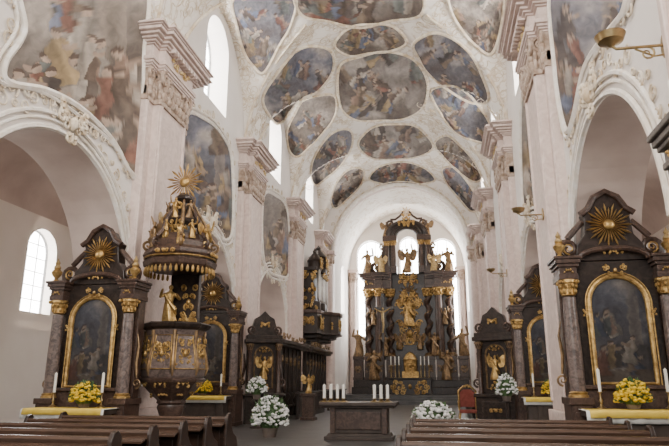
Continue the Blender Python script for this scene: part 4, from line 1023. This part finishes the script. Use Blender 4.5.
# ---------------------------------------------------------------- sconces
def sconce(label, loc, rot, s=1):
    t = thing('wall_sconce', label, 'sconce', loc, rot, 'brass wall sconces')
    b = MB(); b.prism([(.11 * s * math.cos(2 * PI * i / 16), .16 * s * math.sin(2 * PI * i / 16)) for i in range(16)], (0, 0, 0), (0, 1, 0), (0, 0, 1), (.03, 0, 0)); b.build('wall_plate', BRASS, t, False, .006)
    b = MB(); b.tube([(.02, 0, 0), (.25 * s, 0, 0), (.55 * s, 0, .0), (.6 * s, 0, .05 * s)], .018 * s, 8); b.spiral((.22 * s, 0, -.09 * s), .09 * s, 1.4, (1, 0, 0), (0, 0, 1), PI / 2, 1, .014 * s); b.tube([(.02, 0, -.12 * s), (.15 * s, 0, -.13 * s), (.35 * s, 0, -.02 * s)], .012 * s, 6); b.build('arm', BRASS, t)
    b = MB(); b.lathe([(.02 * s, .03 * s), (.05 * s, .06 * s), (.14 * s, .10 * s), (.17 * s, .17 * s), (.175 * s, .18 * s), (.13 * s, .12 * s), (.02 * s, .09 * s)], 20, (.6 * s, 0, 0)); b.build('cup', BRASS, t)
    b = MB(); b.lathe([(.03 * s, .09 * s), (.03 * s, .22 * s), (.01 * s, .24 * s)], 10, (.6 * s, 0, 0)); b.build('candle_stub', WAX, t)
    return t
q = onX(652, 46, 2.75); sy_ = min(q.y, 6.75)
s0 = sconce('large brass wall sconce at the near right pier, top right of view', (2.75, sy_, CAMZ + (q.z - CAMZ) * sy_ / q.y), PI, 1)
for (px, py, X, yy, rot, lb) in ((552, 214, 2.75, 15.3, PI, 'brass sconce on the first right pilaster beside the big altar'), (509, 273, 2.75, 23.9, PI, 'brass sconce on the second right pilaster'), (146, 218, -7.5, 15.1, 0, 'brass sconce on the first left pilaster beside the pulpit canopy')):
    q = onX(px, py, X); rz = (q - CAM).z / (q - CAM).y
    dup(s0, (X, yy, CAMZ + rz * yy), rot, lb, 'brass wall sconces')
q = onX(655, 150, 2.75)
t = thing('moulded_ledge', 'dark grey moulded stone ledge with gilding at the right edge below the sconce', 'ledge', (2.75, 6.55, CAMZ + (q.z - CAMZ) * 6.55 / q.y))
b = MB()
for z0, z1, o in ((-.55, -.42, .05), (-.42, -.3, .09), (-.3, -.12, .13), (-.12, -.04, .17), (-.04, .1, .14), (.1, .16, .2), (.16, .24, .24), (.24, .32, .28)):
    b.box(-o, .02, -.35 - o * .5, .3 + o * .5, z0, z1)
b.build('ledge_moulding', LEDGE, t, False, .015)
gilt(t, [((-.15, -.02, .03), .5, .12, 4, 3, .012, (0, 1, 0), (0, 0, 1), (-1, 0, 0)), ((-.08, -.43, .03), .13, .1, 2, 5, .01), ((-.13, -.02, -.21), .4, .14, 3, 8, .012, (0, 1, 0), (0, 0, 1), (-1, 0, 0))])
b = MB(); b.lathe([(.07, .32), (.06, .35), (.03, .4), (.06, .46), (.06, .48)], 12, (-.14, -.1, 0)); b.build('candle_holder', BRASS, t)
b = MB(); b.lathe([(.03, .48), (.03, .74), (.01, .77)], 12, (-.14, -.1, 0)); b.build('candle', WAX, t)

# ---------------------------------------------------------------- light
w = bpy.data.worlds.new('world'); sc.world = w; w.use_nodes = True
w.node_tree.nodes['Background'].inputs[0].default_value = (1, .985, .955, 1); w.node_tree.nodes['Background'].inputs[1].default_value = 1.4
def area(name, loc, rot, sx, sy, e, c=(1, .955, .90)):
    l = bpy.data.lights.new(name, 'AREA'); l.shape = 'RECTANGLE'; l.size = sx; l.size_y = sy; l.energy = e; l.color = c
    o = bpy.data.objects.new(name, l); col.objects.link(o); o.location = loc; o.rotation_euler = rot
area('added_west_fill', (AX, -5, 11), (PI / 2 + .25, 0, 0), 8, 6, 2900)  # added fill lamp, unseen behind the camera, to brighten the nave
